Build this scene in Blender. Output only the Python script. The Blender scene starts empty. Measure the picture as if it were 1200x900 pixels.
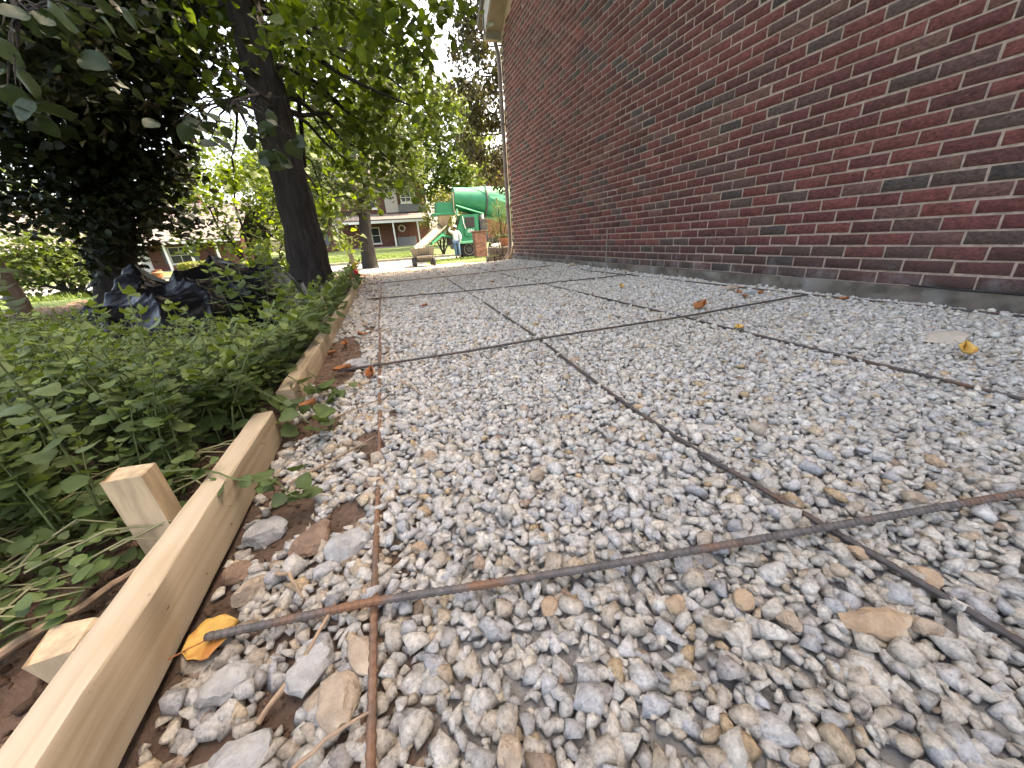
import bpy, bmesh, math, random
import numpy as np
from mathutils import Matrix, Vector
rng = np.random.default_rng(7)
random.seed(7)
R = math.radians
scene = bpy.context.scene
C = scene.collection

# ------------------------------------------------------------------ camera, sky, sun, exposure
CAM_H = 0.5
AX_R = Vector((0.94571126, -0.31883442, -0.06304618))     # camera right
AX_D = Vector((-0.1754657, -0.33758939, -0.92479468))     # camera down
AX_F = Vector((0.27357266, 0.88565118, -0.37520659))      # camera forward
cam_d = bpy.data.cameras.new('camera')
cam_d.sensor_width = 36.0
cam_d.lens = 425.0 / 1200.0 * 36.0
cam_d.clip_start = 0.02
cam_d.clip_end = 2000
cam = bpy.data.objects.new('camera', cam_d)
C.objects.link(cam)
m = Matrix.Identity(4)
for i in range(3):
    m[i][0] = AX_R[i]; m[i][1] = -AX_D[i]; m[i][2] = -AX_F[i]
m[2][3] = CAM_H
cam.matrix_world = m
scene.camera = cam

SUN_EL, SUN_AZ = R(52), R(76)          # azimuth from +Y towards +X
world = bpy.data.worlds.new('World')
scene.world = world
world.use_nodes = True
wn = world.node_tree
sky = wn.nodes.new('ShaderNodeTexSky')
sky.sky_type = 'NISHITA'
sky.sun_disc = False
sky.sun_elevation = SUN_EL
sky.sun_rotation = SUN_AZ
sky.air_density = 0.8
sky.dust_density = 6.0
sky.ozone_density = 0.3
bg = wn.nodes['Background']
wn.links.new(sky.outputs[0], bg.inputs[0])
bg.inputs[1].default_value = 0.15
sun_d = bpy.data.lights.new('sun', 'SUN')
sun_d.energy = 2.0
sun_d.angle = R(0.53)
sun_d.color = (1.0, 0.95, 0.87)
sun = bpy.data.objects.new('sun', sun_d)
C.objects.link(sun)
sd = Vector((math.sin(SUN_AZ) * math.cos(SUN_EL), math.cos(SUN_AZ) * math.cos(SUN_EL), math.sin(SUN_EL)))
sun.rotation_euler = sd.to_track_quat('Z', 'Y').to_euler()
sun.location = (20, 10, 30)
scene.view_settings.view_transform = 'Standard'
scene.view_settings.look = 'None'
scene.view_settings.gamma = 1.0
scene.view_settings.exposure = 3.1
scene.view_settings.use_white_balance = True          # the phone's own white balance, set for open shade
scene.view_settings.white_balance_temperature = 8200
scene.view_settings.white_balance_tint = 10
scene.render.engine = 'CYCLES'
scene.cycles.use_denoising = True
scene.cycles.max_bounces = 7
scene.cycles.diffuse_bounces = 4
scene.cycles.glossy_bounces = 2
scene.cycles.transmission_bounces = 4
scene.cycles.transparent_max_bounces = 4
scene.cycles.sample_clamp_indirect = 6.0
scene.cycles.caustics_reflective = False
scene.cycles.caustics_refractive = False

# ------------------------------------------------------------------ materials
def new_mat(name):
    mt = bpy.data.materials.new(name); mt.use_nodes = True
    nt = mt.node_tree
    return mt, nt, nt.nodes['Principled BSDF']

def N(nt, typ, **kw):
    n = nt.nodes.new(typ)
    for k, v in kw.items(): setattr(n, k, v)
    return n

def noise(nt, vec, scale, detail=4, rough=0.55):
    n = N(nt, 'ShaderNodeTexNoise'); n.inputs['Scale'].default_value = scale
    n.inputs['Detail'].default_value = detail; n.inputs['Roughness'].default_value = rough
    if vec is not None: nt.links.new(vec, n.inputs['Vector'])
    return n.outputs['Fac']

def ramp(nt, fac, stops):
    r = N(nt, 'ShaderNodeValToRGB')
    while len(r.color_ramp.elements) < len(stops): r.color_ramp.elements.new(0.5)
    for e, (p, c) in zip(r.color_ramp.elements, stops):
        e.position = p; e.color = (*c, 1) if len(c) == 3 else c
    nt.links.new(fac, r.inputs[0]); return r.outputs[0]

def mixc(nt, fac, a, b, mode='MIX'):
    n = N(nt, 'ShaderNodeMix', data_type='RGBA', blend_type=mode)
    for s, v in ((n.inputs[0], fac), (n.inputs[6], a), (n.inputs[7], b)):
        if hasattr(v, 'is_linked'): nt.links.new(v, s)
        elif isinstance(v, (int, float)): s.default_value = v
        else: s.default_value = (*v, 1)
    return n.outputs[2]

def mapping(nt, vec, scale=(1, 1, 1), rot=(0, 0, 0)):
    mp = N(nt, 'ShaderNodeMapping'); mp.inputs['Scale'].default_value = scale
    mp.inputs['Rotation'].default_value = rot
    nt.links.new(vec, mp.inputs['Vector']); return mp.outputs[0]

def bump(nt, bs, height, strength=0.4, dist=0.01):
    b = N(nt, 'ShaderNodeBump'); b.inputs['Strength'].default_value = strength
    b.inputs['Distance'].default_value = dist
    nt.links.new(height, b.inputs['Height']); nt.links.new(b.outputs[0], bs.inputs['Normal'])

def coord(nt, kind='Object'):
    return N(nt, 'ShaderNodeTexCoord').outputs[kind]

def pmat(name, base, var=0.25, scale=12, rough=0.8, bstr=0.3, bscale=60, bdist=0.005, attr=False, spec=0.3,
         metal=0.0, stretch=(1, 1, 1), base2=None, split=(0.45, 0.6), scale2=5):
    mt, nt, bs = new_mat(name)
    co = mapping(nt, coord(nt), stretch)
    f = noise(nt, co, scale)
    lo = tuple(c * (1 - var) for c in base); hi = tuple(min(1, c * (1 + var)) for c in base)
    col = ramp(nt, f, [(0.3, lo), (0.7, hi)])
    if base2 is not None:
        g = noise(nt, co, scale2, 5)
        k = ramp(nt, g, [(split[0], (0, 0, 0)), (split[1], (1, 1, 1))])
        col = mixc(nt, k, col, base2)
    if attr:
        a = N(nt, 'ShaderNodeAttribute', attribute_name='Col')
        col = mixc(nt, 1.0, col, a.outputs['Color'], 'MULTIPLY')
    nt.links.new(col, bs.inputs['Base Color'])
    bs.inputs['Roughness'].default_value = rough
    bs.inputs['Specular IOR Level'].default_value = spec
    bs.inputs['Metallic'].default_value = metal
    if bstr: bump(nt, bs, noise(nt, co, bscale, 5, 0.6), bstr, bdist)
    return mt

def leafmat(name, base, trans=0.45, rough=0.5):
    mt, nt, bs = new_mat(name)
    a = N(nt, 'ShaderNodeAttribute', attribute_name='Col')
    f = noise(nt, coord(nt), 25, 3)
    v = ramp(nt, f, [(0.3, tuple(c * 0.75 for c in base)), (0.7, tuple(c * 1.25 for c in base))])
    col = mixc(nt, 1.0, v, a.outputs['Color'], 'MULTIPLY')
    nt.links.new(col, bs.inputs['Base Color'])
    bs.inputs['Roughness'].default_value = rough
    bs.inputs['Specular IOR Level'].default_value = 0.35
    tr = N(nt, 'ShaderNodeBsdfTranslucent')
    tc = mixc(nt, 1.0, col, (1.3, 1.32, 0.55), 'MULTIPLY')
    nt.links.new(tc, tr.inputs[0])
    mx = N(nt, 'ShaderNodeMixShader'); mx.inputs[0].default_value = trans
    nt.links.new(bs.outputs[0], mx.inputs[1]); nt.links.new(tr.outputs[0], mx.inputs[2])
    nt.links.new(mx.outputs[0], nt.nodes['Material Output'].inputs[0])
    return mt

M = {}
# crushed limestone
mt, nt, bs = new_mat('crushed_stone'); M['stone'] = mt
co = N(nt, 'ShaderNodeNewGeometry').outputs['Position']
a = N(nt, 'ShaderNodeAttribute', attribute_name='Col')
f1 = noise(nt, co, 170, 5, 0.72); f2 = noise(nt, co, 28, 3)
c1 = ramp(nt, f1, [(0.30, (0.50, 0.48, 0.46)), (0.46, (0.92, 0.92, 0.92)), (0.70, (1.30, 1.29, 1.26))])
c2 = ramp(nt, f2, [(0.35, (0.82, 0.80, 0.77)), (0.62, (1.08, 1.08, 1.08))])
cc = mixc(nt, 1.0, mixc(nt, 1.0, c1, c2, 'MULTIPLY'), a.outputs['Color'], 'MULTIPLY')
nt.links.new(cc, bs.inputs['Base Color'])
bs.inputs['Roughness'].default_value = 0.93; bs.inputs['Specular IOR Level'].default_value = 0.15
bump(nt, bs, noise(nt, co, 130, 7, 0.75), 1.0, 0.006)
# brick
mt, nt, bs = new_mat('wall_brick'); M['brick'] = mt
geo = N(nt, 'ShaderNodeNewGeometry').outputs['Position']
a = N(nt, 'ShaderNodeAttribute', attribute_name='Col')
f1 = noise(nt, mapping(nt, geo, (1, 1, 1.7)), 42, 8, 0.78)
c1 = ramp(nt, f1, [(0.34, (0.42, 0.42, 0.42)), (0.5, (1, 1, 1)), (0.66, (1.6, 1.52, 1.45))])
col = mixc(nt, 1.0, c1, a.outputs['Color'], 'MULTIPLY')
spk = noise(nt, mapping(nt, geo, (1, 1, 2.5)), 55, 3, 0.6)
sp = ramp(nt, spk, [(0.66, (0, 0, 0)), (0.74, (0.5, 0.5, 0.5))])
col = mixc(nt, sp, col, (0.30, 0.21, 0.18))
# pale salt bloom with its own shape low on the wall, and grime along the foot
sep = N(nt, 'ShaderNodeSeparateXYZ'); nt.links.new(geo, sep.inputs[0])
zr = N(nt, 'ShaderNodeMapRange'); nt.links.new(sep.outputs[2], zr.inputs[0])
zr.inputs[1].default_value = 0.0; zr.inputs[2].default_value = 0.55; zr.inputs[3].default_value = 1.0; zr.inputs[4].default_value = 0.0
gr = noise(nt, geo, 1.6, 6, 0.65)
mul = N(nt, 'ShaderNodeMath', operation='MULTIPLY'); nt.links.new(zr.outputs[0], mul.inputs[0]); nt.links.new(gr, mul.inputs[1])
gk = ramp(nt, mul.outputs[0], [(0.10, (0, 0, 0)), (0.42, (0.8, 0.8, 0.8))])
col = mixc(nt, gk, col, (0.062, 0.050, 0.044))
ef = noise(nt, mapping(nt, geo, (1, 1.6, 1.1)), 2.1, 6, 0.7)
mul2 = N(nt, 'ShaderNodeMath', operation='MULTIPLY'); nt.links.new(zr.outputs[0], mul2.inputs[0]); nt.links.new(ef, mul2.inputs[1])
ek = ramp(nt, mul2.outputs[0], [(0.36, (0, 0, 0)), (0.56, (0.5, 0.5, 0.5))])
col = mixc(nt, ek, col, (0.42, 0.40, 0.39))
# thin pale runs down the wall
rn = noise(nt, mapping(nt, geo, (1, 3.0, 0.12)), 1.5, 5, 0.7)
rk = ramp(nt, rn, [(0.62, (0, 0, 0)), (0.74, (0.15, 0.15, 0.15))])
col = mixc(nt, rk, col, (0.27, 0.22, 0.19))
nt.links.new(col, bs.inputs['Base Color'])
bs.inputs['Roughness'].default_value = 0.85; bs.inputs['Specular IOR Level'].default_value = 0.25
bump(nt, bs, noise(nt, mapping(nt, geo, (1, 1, 1.8)), 70, 6, 0.7), 0.9, 0.008)

M['mortar'] = pmat('mortar', (0.34, 0.255, 0.205), 0.25, 30, 0.95, 0.6, 250, 0.003)
M['concrete'] = pmat('foundation_concrete', (0.125, 0.105, 0.085), 0.5, 9, 0.9, 0.5, 70, 0.006, base2=(0.24, 0.23, 0.21), split=(0.5, 0.75))
M['drive'] = pmat('driveway_concrete', (0.30, 0.27, 0.225), 0.2, 3, 0.9, 0.3, 40)
M['asphalt'] = pmat('street_asphalt', (0.17, 0.165, 0.16), 0.2, 4, 0.9, 0.3, 60)
M['soil'] = pmat('bare_soil', (0.12, 0.074, 0.05), 0.4, 22, 0.97, 0.9, 120, 0.012, base2=(0.19, 0.135, 0.10), split=(0.5, 0.72), scale2=9)
mt, nt, bs = new_mat('gravel_subgrade'); M['subbase'] = mt      # stone dust, brown soil left along the form board
geo = N(nt, 'ShaderNodeNewGeometry').outputs['Position']; sep = N(nt, 'ShaderNodeSeparateXYZ'); nt.links.new(geo, sep.inputs[0])
wob = N(nt, 'ShaderNodeMath', operation='MULTIPLY_ADD'); nt.links.new(noise(nt, geo, 9, 5), wob.inputs[0]); wob.inputs[1].default_value = 0.30; nt.links.new(sep.outputs[0], wob.inputs[2])
k = ramp(nt, wob.outputs[0], [(0.06, (0, 0, 0)), (0.16, (1, 1, 1))])
soil_c = ramp(nt, noise(nt, geo, 45, 6, 0.7), [(0.3, (0.10, 0.058, 0.036)), (0.7, (0.24, 0.155, 0.105))])
dust_c = ramp(nt, noise(nt, geo, 60, 6, 0.7), [(0.3, (0.26, 0.24, 0.215)), (0.7, (0.46, 0.435, 0.40))])
nt.links.new(mixc(nt, k, soil_c, dust_c), bs.inputs['Base Color']); bs.inputs['Roughness'].default_value = 0.97
bump(nt, bs, noise(nt, geo, 140, 7, 0.75), 1.0, 0.012)
M['lawn'] = pmat('lawn', (0.065, 0.10, 0.028), 0.45, 3, 0.9, 0.6, 60, 0.03, base2=(0.09, 0.11, 0.035), split=(0.5, 0.8), scale2=0.6)
# sawn pine
mt, nt, bs = new_mat('pine'); M['pine'] = mt
co = coord(nt)
g1 = noise(nt, mapping(nt, co, (60, 1.6, 60)), 1.0, 5, 0.55)
g2 = noise(nt, mapping(nt, co, (1, 1, 1)), 5, 4)
col = ramp(nt, g1, [(0.28, (0.34, 0.25, 0.155)), (0.45, (0.44, 0.35, 0.24)), (0.7, (0.485, 0.40, 0.29))])
col = mixc(nt, ramp(nt, g2, [(0.5, (0, 0, 0)), (0.75, (0.45, 0.45, 0.45))]), col, (0.42, 0.31, 0.20))
sp = noise(nt, mapping(nt, co, (90, 40, 90)), 1.0, 2)
col = mixc(nt, ramp(nt, sp, [(0.70, (0, 0, 0)), (0.76, (0.8, 0.8, 0.8))]), col, (0.12, 0.07, 0.04))
nt.links.new(col, bs.inputs['Base Color']); bs.inputs['Roughness'].default_value = 0.75
bs.inputs['Specular IOR Level'].default_value = 0.2
bump(nt, bs, noise(nt, mapping(nt, co, (150, 6, 150)), 1.0, 5, 0.6), 0.35, 0.002)
M['pine_end'] = pmat('pine_stake', (0.48, 0.36, 0.23), 0.25, 10, 0.8, 0.5, 90, 0.003, stretch=(6, 6, 0.8))
M['old_wood'] = pmat('weathered_wood', (0.07, 0.052, 0.04), 0.4, 8, 0.9, 0.6, 40, 0.01, stretch=(4, 4, 0.4))
M['twig'] = pmat('dry_twig', (0.30, 0.21, 0.14), 0.3, 40, 0.85, 0.4, 160, 0.002)
def rebar_mat(name, c, c2, split):
    return pmat(name, c, 0.35, 60, 0.6, 0.4, 400, 0.001, spec=0.4, metal=0.25, base2=c2, split=split, scale2=7)
M['rebar_grey'] = rebar_mat('rebar_scale', (0.105, 0.095, 0.09), (0.20, 0.10, 0.055), (0.52, 0.66))
M['rebar_rust'] = rebar_mat('rebar_rust', (0.21, 0.115, 0.07), (0.13, 0.09, 0.07), (0.5, 0.62))
M['rebar_dark'] = rebar_mat('rebar_dark', (0.07, 0.06, 0.055), (0.14, 0.08, 0.05), (0.5, 0.7))
M['bark'] = pmat('tree_bark', (0.030, 0.024, 0.021), 0.5, 10, 0.95, 1.0, 30, 0.03, stretch=(3, 3, 0.5))
M['bark_grey'] = pmat('grey_bark', (0.030, 0.026, 0.023), 0.4, 5, 0.95, 1.0, 18, 0.05, stretch=(3, 3, 0.4))
M['stem'] = pmat('weed_stem', (0.10, 0.13, 0.05), 0.3, 30, 0.7, 0, attr=False)
M['straw'] = pmat('dry_stem', (0.20, 0.19, 0.10), 0.3, 30, 0.8, 0)
M['weed'] = leafmat('weed_leaf', (0.102, 0.145, 0.047), 0.35, 0.5)
M['maple'] = leafmat('broad_leaf', (0.075, 0.108, 0.025), 0.5)
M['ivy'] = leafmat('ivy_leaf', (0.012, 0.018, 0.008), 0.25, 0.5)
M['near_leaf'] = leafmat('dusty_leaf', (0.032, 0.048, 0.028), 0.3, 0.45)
M['far_leaf'] = leafmat('far_leaf', (0.075, 0.10, 0.036), 0.4, 0.6)
M['hemlock'] = leafmat('needle_spray', (0.055, 0.056, 0.030), 0.25, 0.7)
M['lace'] = leafmat('lace_leaf', (0.075, 0.105, 0.03), 0.4, 0.6)
M['conifer'] = leafmat('dark_needles', (0.025, 0.042, 0.022), 0.2, 0.7)
M['hedge'] = leafmat('hedge_leaf', (0.18, 0.20, 0.045), 0.3, 0.6)
M['grass'] = leafmat('grass_blade', (0.09, 0.135, 0.035), 0.4, 0.6)
def flat(name, c, rough=0.6, var=0.08, scale=6, b=0.05, spec=0.4, metal=0.0): return pmat(name, c, var, scale, rough, b, 50, 0.003, spec=spec, metal=metal)
M['green'] = flat('truck_green', (0.008, 0.18, 0.085), 0.42, 0.2, 2.5, 0.05, 0.5)
M['green_pale'] = flat('truck_green_faded', (0.12, 0.42, 0.24), 0.5, 0.15, 3)
M['white'] = flat('white_paint', (0.60, 0.59, 0.565), 0.55)
M['cream'] = flat('aged_trim', (0.25, 0.215, 0.165), 0.7, 0.2, 4)
M['spout'] = flat('brown_downspout', (0.20, 0.155, 0.135), 0.55, 0.2, 6)
M['glass'] = flat('window_glass', (0.025, 0.03, 0.035), 0.08, 0.2, 1, 0.0, 0.6)
M['black'] = flat('black_rubber', (0.018, 0.018, 0.018), 0.8, 0.3, 8)
M['dark'] = flat('dark_steel', (0.05, 0.048, 0.045), 0.6, 0.3, 8)
M['caked'] = pmat('concrete_caked', (0.17, 0.15, 0.12), 0.35, 5, 0.95, 0.8, 25, 0.02, base2=(0.14, 0.115, 0.09), split=(0.5, 0.7))
M['rim'] = flat('dusty_rim', (0.26, 0.20, 0.15), 0.8, 0.3, 6)
M['tanmetal'] = flat('tan_hopper', (0.42, 0.30, 0.20), 0.8, 0.25, 5)
M['red'] = flat('red_plastic', (0.55, 0.02, 0.025), 0.35)
M['yellow'] = flat('yellow_plastic', (0.75, 0.48, 0.02), 0.4)
M['far_brick'] = pmat('far_brick', (0.12, 0.056, 0.044), 0.3, 6, 0.9, 0.2, 30)
M['far_brick2'] = pmat('far_brick_red', (0.21, 0.075, 0.058), 0.25, 5, 0.9, 0.2, 30)
M['shingle'] = pmat('roof_shingle', (0.14, 0.12, 0.115), 0.25, 4, 0.95, 0.4, 20, stretch=(1, 1, 3))
M['shingle_dark'] = pmat('roof_dark', (0.12, 0.11, 0.105), 0.25, 4, 0.95, 0.4, 20)
M['siding'] = flat('grey_siding', (0.36, 0.33, 0.31), 0.7)
M['shutter'] = flat('slate_shutter', (0.11, 0.12, 0.13), 0.7)
M['wallstone'] = pmat('garden_stone', (0.36, 0.28, 0.21), 0.45, 7, 0.95, 0.7, 30, 0.01, attr=True)
M['terracotta'] = pmat('terracotta', (0.24, 0.12, 0.07), 0.25, 9, 0.9, 0.3, 60)
M['pillar_brick'] = pmat('pillar_brick', (0.24, 0.105, 0.075), 0.3, 8, 0.9, 0.4, 40, attr=True)
M['skin'] = flat('skin', (0.30, 0.17, 0.11), 0.6)
M['shirt'] = pmat('white_cotton', (0.72, 0.71, 0.70), 0.08, 6, 0.9, 0.4, 14, 0.02)
M['denim'] = pmat('denim', (0.12, 0.19, 0.30), 0.2, 10, 0.95, 0.3, 30, 0.01)
M['cap'] = flat('cap_cloth', (0.70, 0.69, 0.66), 0.9)
M['hair'] = flat('dark_hair', (0.02, 0.016, 0.013), 0.8)
M['boot'] = flat('work_boot', (0.10, 0.065, 0.04), 0.85)
M['wire'] = flat('grey_wire', (0.16, 0.145, 0.13), 0.6)
M['slate'] = pmat('edging_stone', (0.085, 0.075, 0.068), 0.4, 8, 0.95, 0.8, 30, 0.02)
# black polythene
mt, nt, bs = new_mat('black_polythene'); M['poly'] = mt
bs.inputs['Base Color'].default_value = (0.003, 0.003, 0.0035, 1); bs.inputs['Roughness'].default_value = 0.22
bs.inputs['Specular IOR Level'].default_value = 0.08
co = coord(nt); bump(nt, bs, noise(nt, mapping(nt, co, (1, 1, 1)), 9, 4, 0.5), 0.5, 0.03)
# dead leaves
def leafy(name, c, c2): return pmat(name, c, 0.2, 25, 0.6, 0.5, 60, 0.003, base2=c2, split=(0.5, 0.62), scale2=18)
M['leaf_yellow'] = leafy('yellow_leaf', (0.56, 0.34, 0.09), (0.38, 0.16, 0.04))
M['leaf_brown'] = leafy('brown_leaf', (0.34, 0.13, 0.045), (0.16, 0.06, 0.03))
M['rock_grey'] = pmat('grey_rock', (0.36, 0.35, 0.33), 0.3, 30, 0.95, 0.9, 90, 0.008, base2=(0.30, 0.21, 0.14), split=(0.55, 0.7), scale2=14)
M['rock_tan'] = pmat('tan_rock', (0.36, 0.285, 0.21), 0.3, 30, 0.95, 0.9, 90, 0.008, base2=(0.46, 0.38, 0.29), split=(0.5, 0.7), scale2=14)
M['rock_rust'] = pmat('rust_rock', (0.37, 0.265, 0.175), 0.3, 25, 0.95, 0.9, 90, 0.008, base2=(0.42, 0.36, 0.29), split=(0.5, 0.65), scale2=16)
M['clod'] = pmat('soil_clod', (0.25, 0.165, 0.115), 0.3, 30, 0.97, 1.0, 110, 0.01, base2=(0.34, 0.24, 0.17), split=(0.5, 0.7), scale2=12)
M['slab'] = pmat('pale_slab', (0.46, 0.40, 0.32), 0.15, 12, 0.95, 0.4, 60, 0.004)

# ------------------------------------------------------------------ building helpers
ORIGIN = {}
def root_of(o):
    while o.parent is not None: o = o.parent
    return o
def tag(o, label=None, cat=None, group=None, kind=None):
    if label: o['label'] = label
    if cat: o['category'] = cat
    if group: o['group'] = group
    if kind: o['kind'] = kind
    return o
def thing(name, label, cat, loc, group=None):
    o = bpy.data.objects.new(name, None); C.objects.link(o)
    o.empty_display_size = 0.1
    o.location = loc
    return tag(o, label, cat, group)
def link(name, me, mat, parent=None, loc=None):
    o = bpy.data.objects.new(name, me); C.objects.link(o)
    if mat is not None and len(me.materials) == 0: me.materials.append(mat)
    if parent is not None: o.parent = parent
    if loc is not None: o.location = loc
    return o
def np_mesh(name, V, F, col=None, smooth=False):
    V = np.asarray(V, np.float32).reshape(-1, 3); F = np.asarray(F, np.int32)
    me = bpy.data.meshes.new(name)
    k = F.shape[1]
    me.vertices.add(len(V)); me.vertices.foreach_set('co', V.ravel())
    me.loops.add(F.size); me.loops.foreach_set('vertex_index', F.ravel())
    me.polygons.add(len(F)); me.polygons.foreach_set('loop_start', np.arange(0, F.size, k, dtype=np.int32))
    if smooth: me.polygons.foreach_set('use_smooth', np.ones(len(F), bool))
    if col is not None: set_col(me, col)
    me.update(calc_edges=True); me.validate()
    return me
def set_col(me, col):
    n = len(me.vertices)
    at = me.attributes.new('Col', 'FLOAT_COLOR', 'POINT')
    c = np.ones((n, 4), np.float32)
    col = np.asarray(col, np.float32)
    c[:, :3] = col
    at.data.foreach_set('color', c.ravel())

class MB:
    """collects shapes in world coordinates, then links them as ONE mesh"""
    def __init__(s): s.v = []; s.f = []
    def add(s, V, F):
        b = len(s.v); s.v += [tuple(p) for p in V]; s.f += [tuple(i + b for i in q) for q in F]; return s
    def box(s, lo, hi, bev=0.0, rot=None, piv=None):
        lo = np.array(lo, float); hi = np.array(hi, float); c = (lo + hi) / 2; h = (hi - lo) / 2
        if bev <= 0:
            V = [c + h * np.array((x, y, z)) for x in (-1, 1) for y in (-1, 1) for z in (-1, 1)]
            F = [(0, 1, 3, 2), (4, 6, 7, 5), (0, 4, 5, 1), (2, 3, 7, 6), (0, 2, 6, 4), (1, 5, 7, 3)]
        else:
            bm = bmesh.new(); bmesh.ops.create_cube(bm, size=2)
            for v in bm.verts: v.co = Vector((v.co.x * h[0], v.co.y * h[1], v.co.z * h[2]))
            bmesh.ops.bevel(bm, geom=bm.edges[:], offset=min(bev, min(h) * 0.9), segments=2, affect='EDGES', profile=0.5)
            bm.verts.index_update()
            V = [c + np.array(v.co) for v in bm.verts]; F = [tuple(v.index for v in f.verts) for f in bm.faces]; bm.free()
        if rot is not None:
            pv = np.array(piv if piv is not None else c); rm = np.array(rot.to_3x3() if hasattr(rot, 'to_3x3') else rot)
            V = [pv + rm @ (p - pv) for p in V]
        return s.add(V, F)
    def tube(s, pts, rs, n=8, cap=True):
        pts = [Vector(p) for p in pts]
        if isinstance(rs, (int, float)): rs = [rs] * len(pts)
        V = []; prev = None
        for i, p in enumerate(pts):
            t = (pts[min(i + 1, len(pts) - 1)] - pts[max(i - 1, 0)]).normalized()
            if prev is None:
                u = t.cross(Vector((0, 0, 1)) if abs(t.z) < 0.9 else Vector((1, 0, 0))).normalized()
            else:
                u = (prev - t * prev.dot(t)).normalized()
            prev = u; w = t.cross(u)
            for k in range(n):
                a = 2 * math.pi * k / n
                V.append(p + (u * math.cos(a) + w * math.sin(a)) * rs[i])
        F = []
        for i in range(len(pts) - 1):
            for k in range(n):
                F.append((i * n + k, i * n + (k + 1) % n, (i + 1) * n + (k + 1) % n, (i + 1) * n + k))
        if cap:
            F.append(tuple(range(n - 1, -1, -1))); F.append(tuple((len(pts) - 1) * n + k for k in range(n)))
        return s.add(V, F)
    def lathe(s, prof, org, axis, n=24):
        """prof: list of (distance along axis, radius)"""
        org = Vector(org); ax = Vector(axis).normalized()
        u = ax.cross(Vector((0, 0, 1)) if abs(ax.z) < 0.9 else Vector((1, 0, 0))).normalized(); w = ax.cross(u)
        V = []
        for d, r in prof:
            for k in range(n):
                a = 2 * math.pi * k / n
                V.append(org + ax * d + (u * math.cos(a) + w * math.sin(a)) * max(r, 1e-4))
        F = []
        for i in range(len(prof) - 1):
            for k in range(n):
                F.append((i * n + k, i * n + (k + 1) % n, (i + 1) * n + (k + 1) % n, (i + 1) * n + k))
        F.append(tuple(range(n - 1, -1, -1))); F.append(tuple((len(prof) - 1) * n + k for k in range(n)))
        return s.add(V, F)
    def prism(s, poly, axis, a, b):
        """poly of 2-D points extruded along axis index from a to b"""
        o = [i for i in range(3) if i != axis]; n = len(poly); V = []
        for d in (a, b):
            for p in poly:
                q = [0, 0, 0]; q[axis] = d; q[o[0]] = p[0]; q[o[1]] = p[1]; V.append(q)
        F = [(k, (k + 1) % n, n + (k + 1) % n, n + k) for k in range(n)] + [tuple(range(n - 1, -1, -1)), tuple(range(n, 2 * n))]
        return s.add(V, F)
    def build(s, name, mat, parent=None, org=None, smooth=False, col=None):
        """parented: vertices become relative to the thing's base; single: relative to org"""
        if parent is not None: o3 = np.array(root_of(parent).location)
        else: o3 = np.array(org if org is not None else (0, 0, 0), float)
        me = bpy.data.meshes.new(name)
        me.from_pydata([tuple(np.array(p, float) - o3) for p in s.v], [], s.f)
        bm = bmesh.new(); bm.from_mesh(me); bmesh.ops.recalc_face_normals(bm, faces=bm.faces); bm.to_mesh(me); bm.free()
        if smooth: me.polygons.foreach_set('use_smooth', np.ones(len(me.polygons), bool))
        if smooth and hasattr(me, 'set_sharp_from_angle'): me.set_sharp_from_angle(angle=R(40))
        if col is not None: set_col(me, col)
        me.update()
        return link(name, me, mat, parent, None if parent is not None else tuple(o3))

def visible(x, y, z, pad=0.0):
    d = Vector((x, y, z - CAM_H)); f = d.dot(AX_F)
    if f < 0.05: return None
    px = d.dot(AX_R) / f * 425 + 600; py = d.dot(AX_D) / f * 425 + 450
    if -pad < px < 1200 + pad and -pad < py < 900 + pad: return px, py, f
    return None

def hgt(x, y):
    """lie of the land"""
    right = np.interp(y, [-50, 8, 12, 18, 29, 31, 46, 80, 300], [0, 0, -0.2, -0.58, -0.6, -0.45, 0.25, 1.0, 2.0])
    left = np.interp(y, [-50, 8, 12, 18, 29, 31, 46, 80, 300], [0, 0, -0.2, -0.5, -0.6, -0.5, -0.46, 0.2, 1.5])
    k = np.clip((np.asarray(x) + 12) / 7, 0, 1)
    return left * (1 - k) + right * k

# smooth value noise for relief
_g = np.random.default_rng(3).random((64, 64))
def vnoise(x, y, s):
    x = np.asarray(x) * s; y = np.asarray(y) * s
    xi = np.floor(x).astype(int); yi = np.floor(y).astype(int); fx = x - xi; fy = y - yi
    fx = fx * fx * (3 - 2 * fx); fy = fy * fy * (3 - 2 * fy)
    a = _g[xi % 64, yi % 64]; b = _g[(xi + 1) % 64, yi % 64]; c = _g[xi % 64, (yi + 1) % 64]; d = _g[(xi + 1) % 64, (yi + 1) % 64]
    return (a * (1 - fx) + b * fx) * (1 - fy) + (c * (1 - fx) + d * fx) * fy - 0.5
def bedz(x, y):
    x = np.asarray(x, float); y = np.asarray(y, float)
    z = 0.016 * vnoise(x, y, 2.3) + 0.010 * vnoise(x + 9, y, 6)
    z = z - 0.020 * np.clip((-0.12 - x) / 0.2, 0, 1) * np.clip((1.3 - y) / 0.5, 0, 1)
    return z + 0.03 * np.clip((x - 2.4) / 0.4, 0, 1) * np.clip((y - 2.5) / 2.5, 0, 1)

def sheet(name, xs, ys, zf, mat):
    X, Y = np.meshgrid(xs, ys, indexing='ij'); Z = zf(X, Y)
    V = np.stack([X, Y, Z], -1).reshape(-1, 3); ny = len(ys)
    i, j = np.meshgrid(np.arange(len(xs) - 1), np.arange(ny - 1), indexing='ij')
    a = (i * ny + j).ravel(); F = np.stack([a, a + ny, a + ny + 1, a + 1], 1)
    return link(name, np_mesh(name, V, F, smooth=True), mat)

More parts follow.
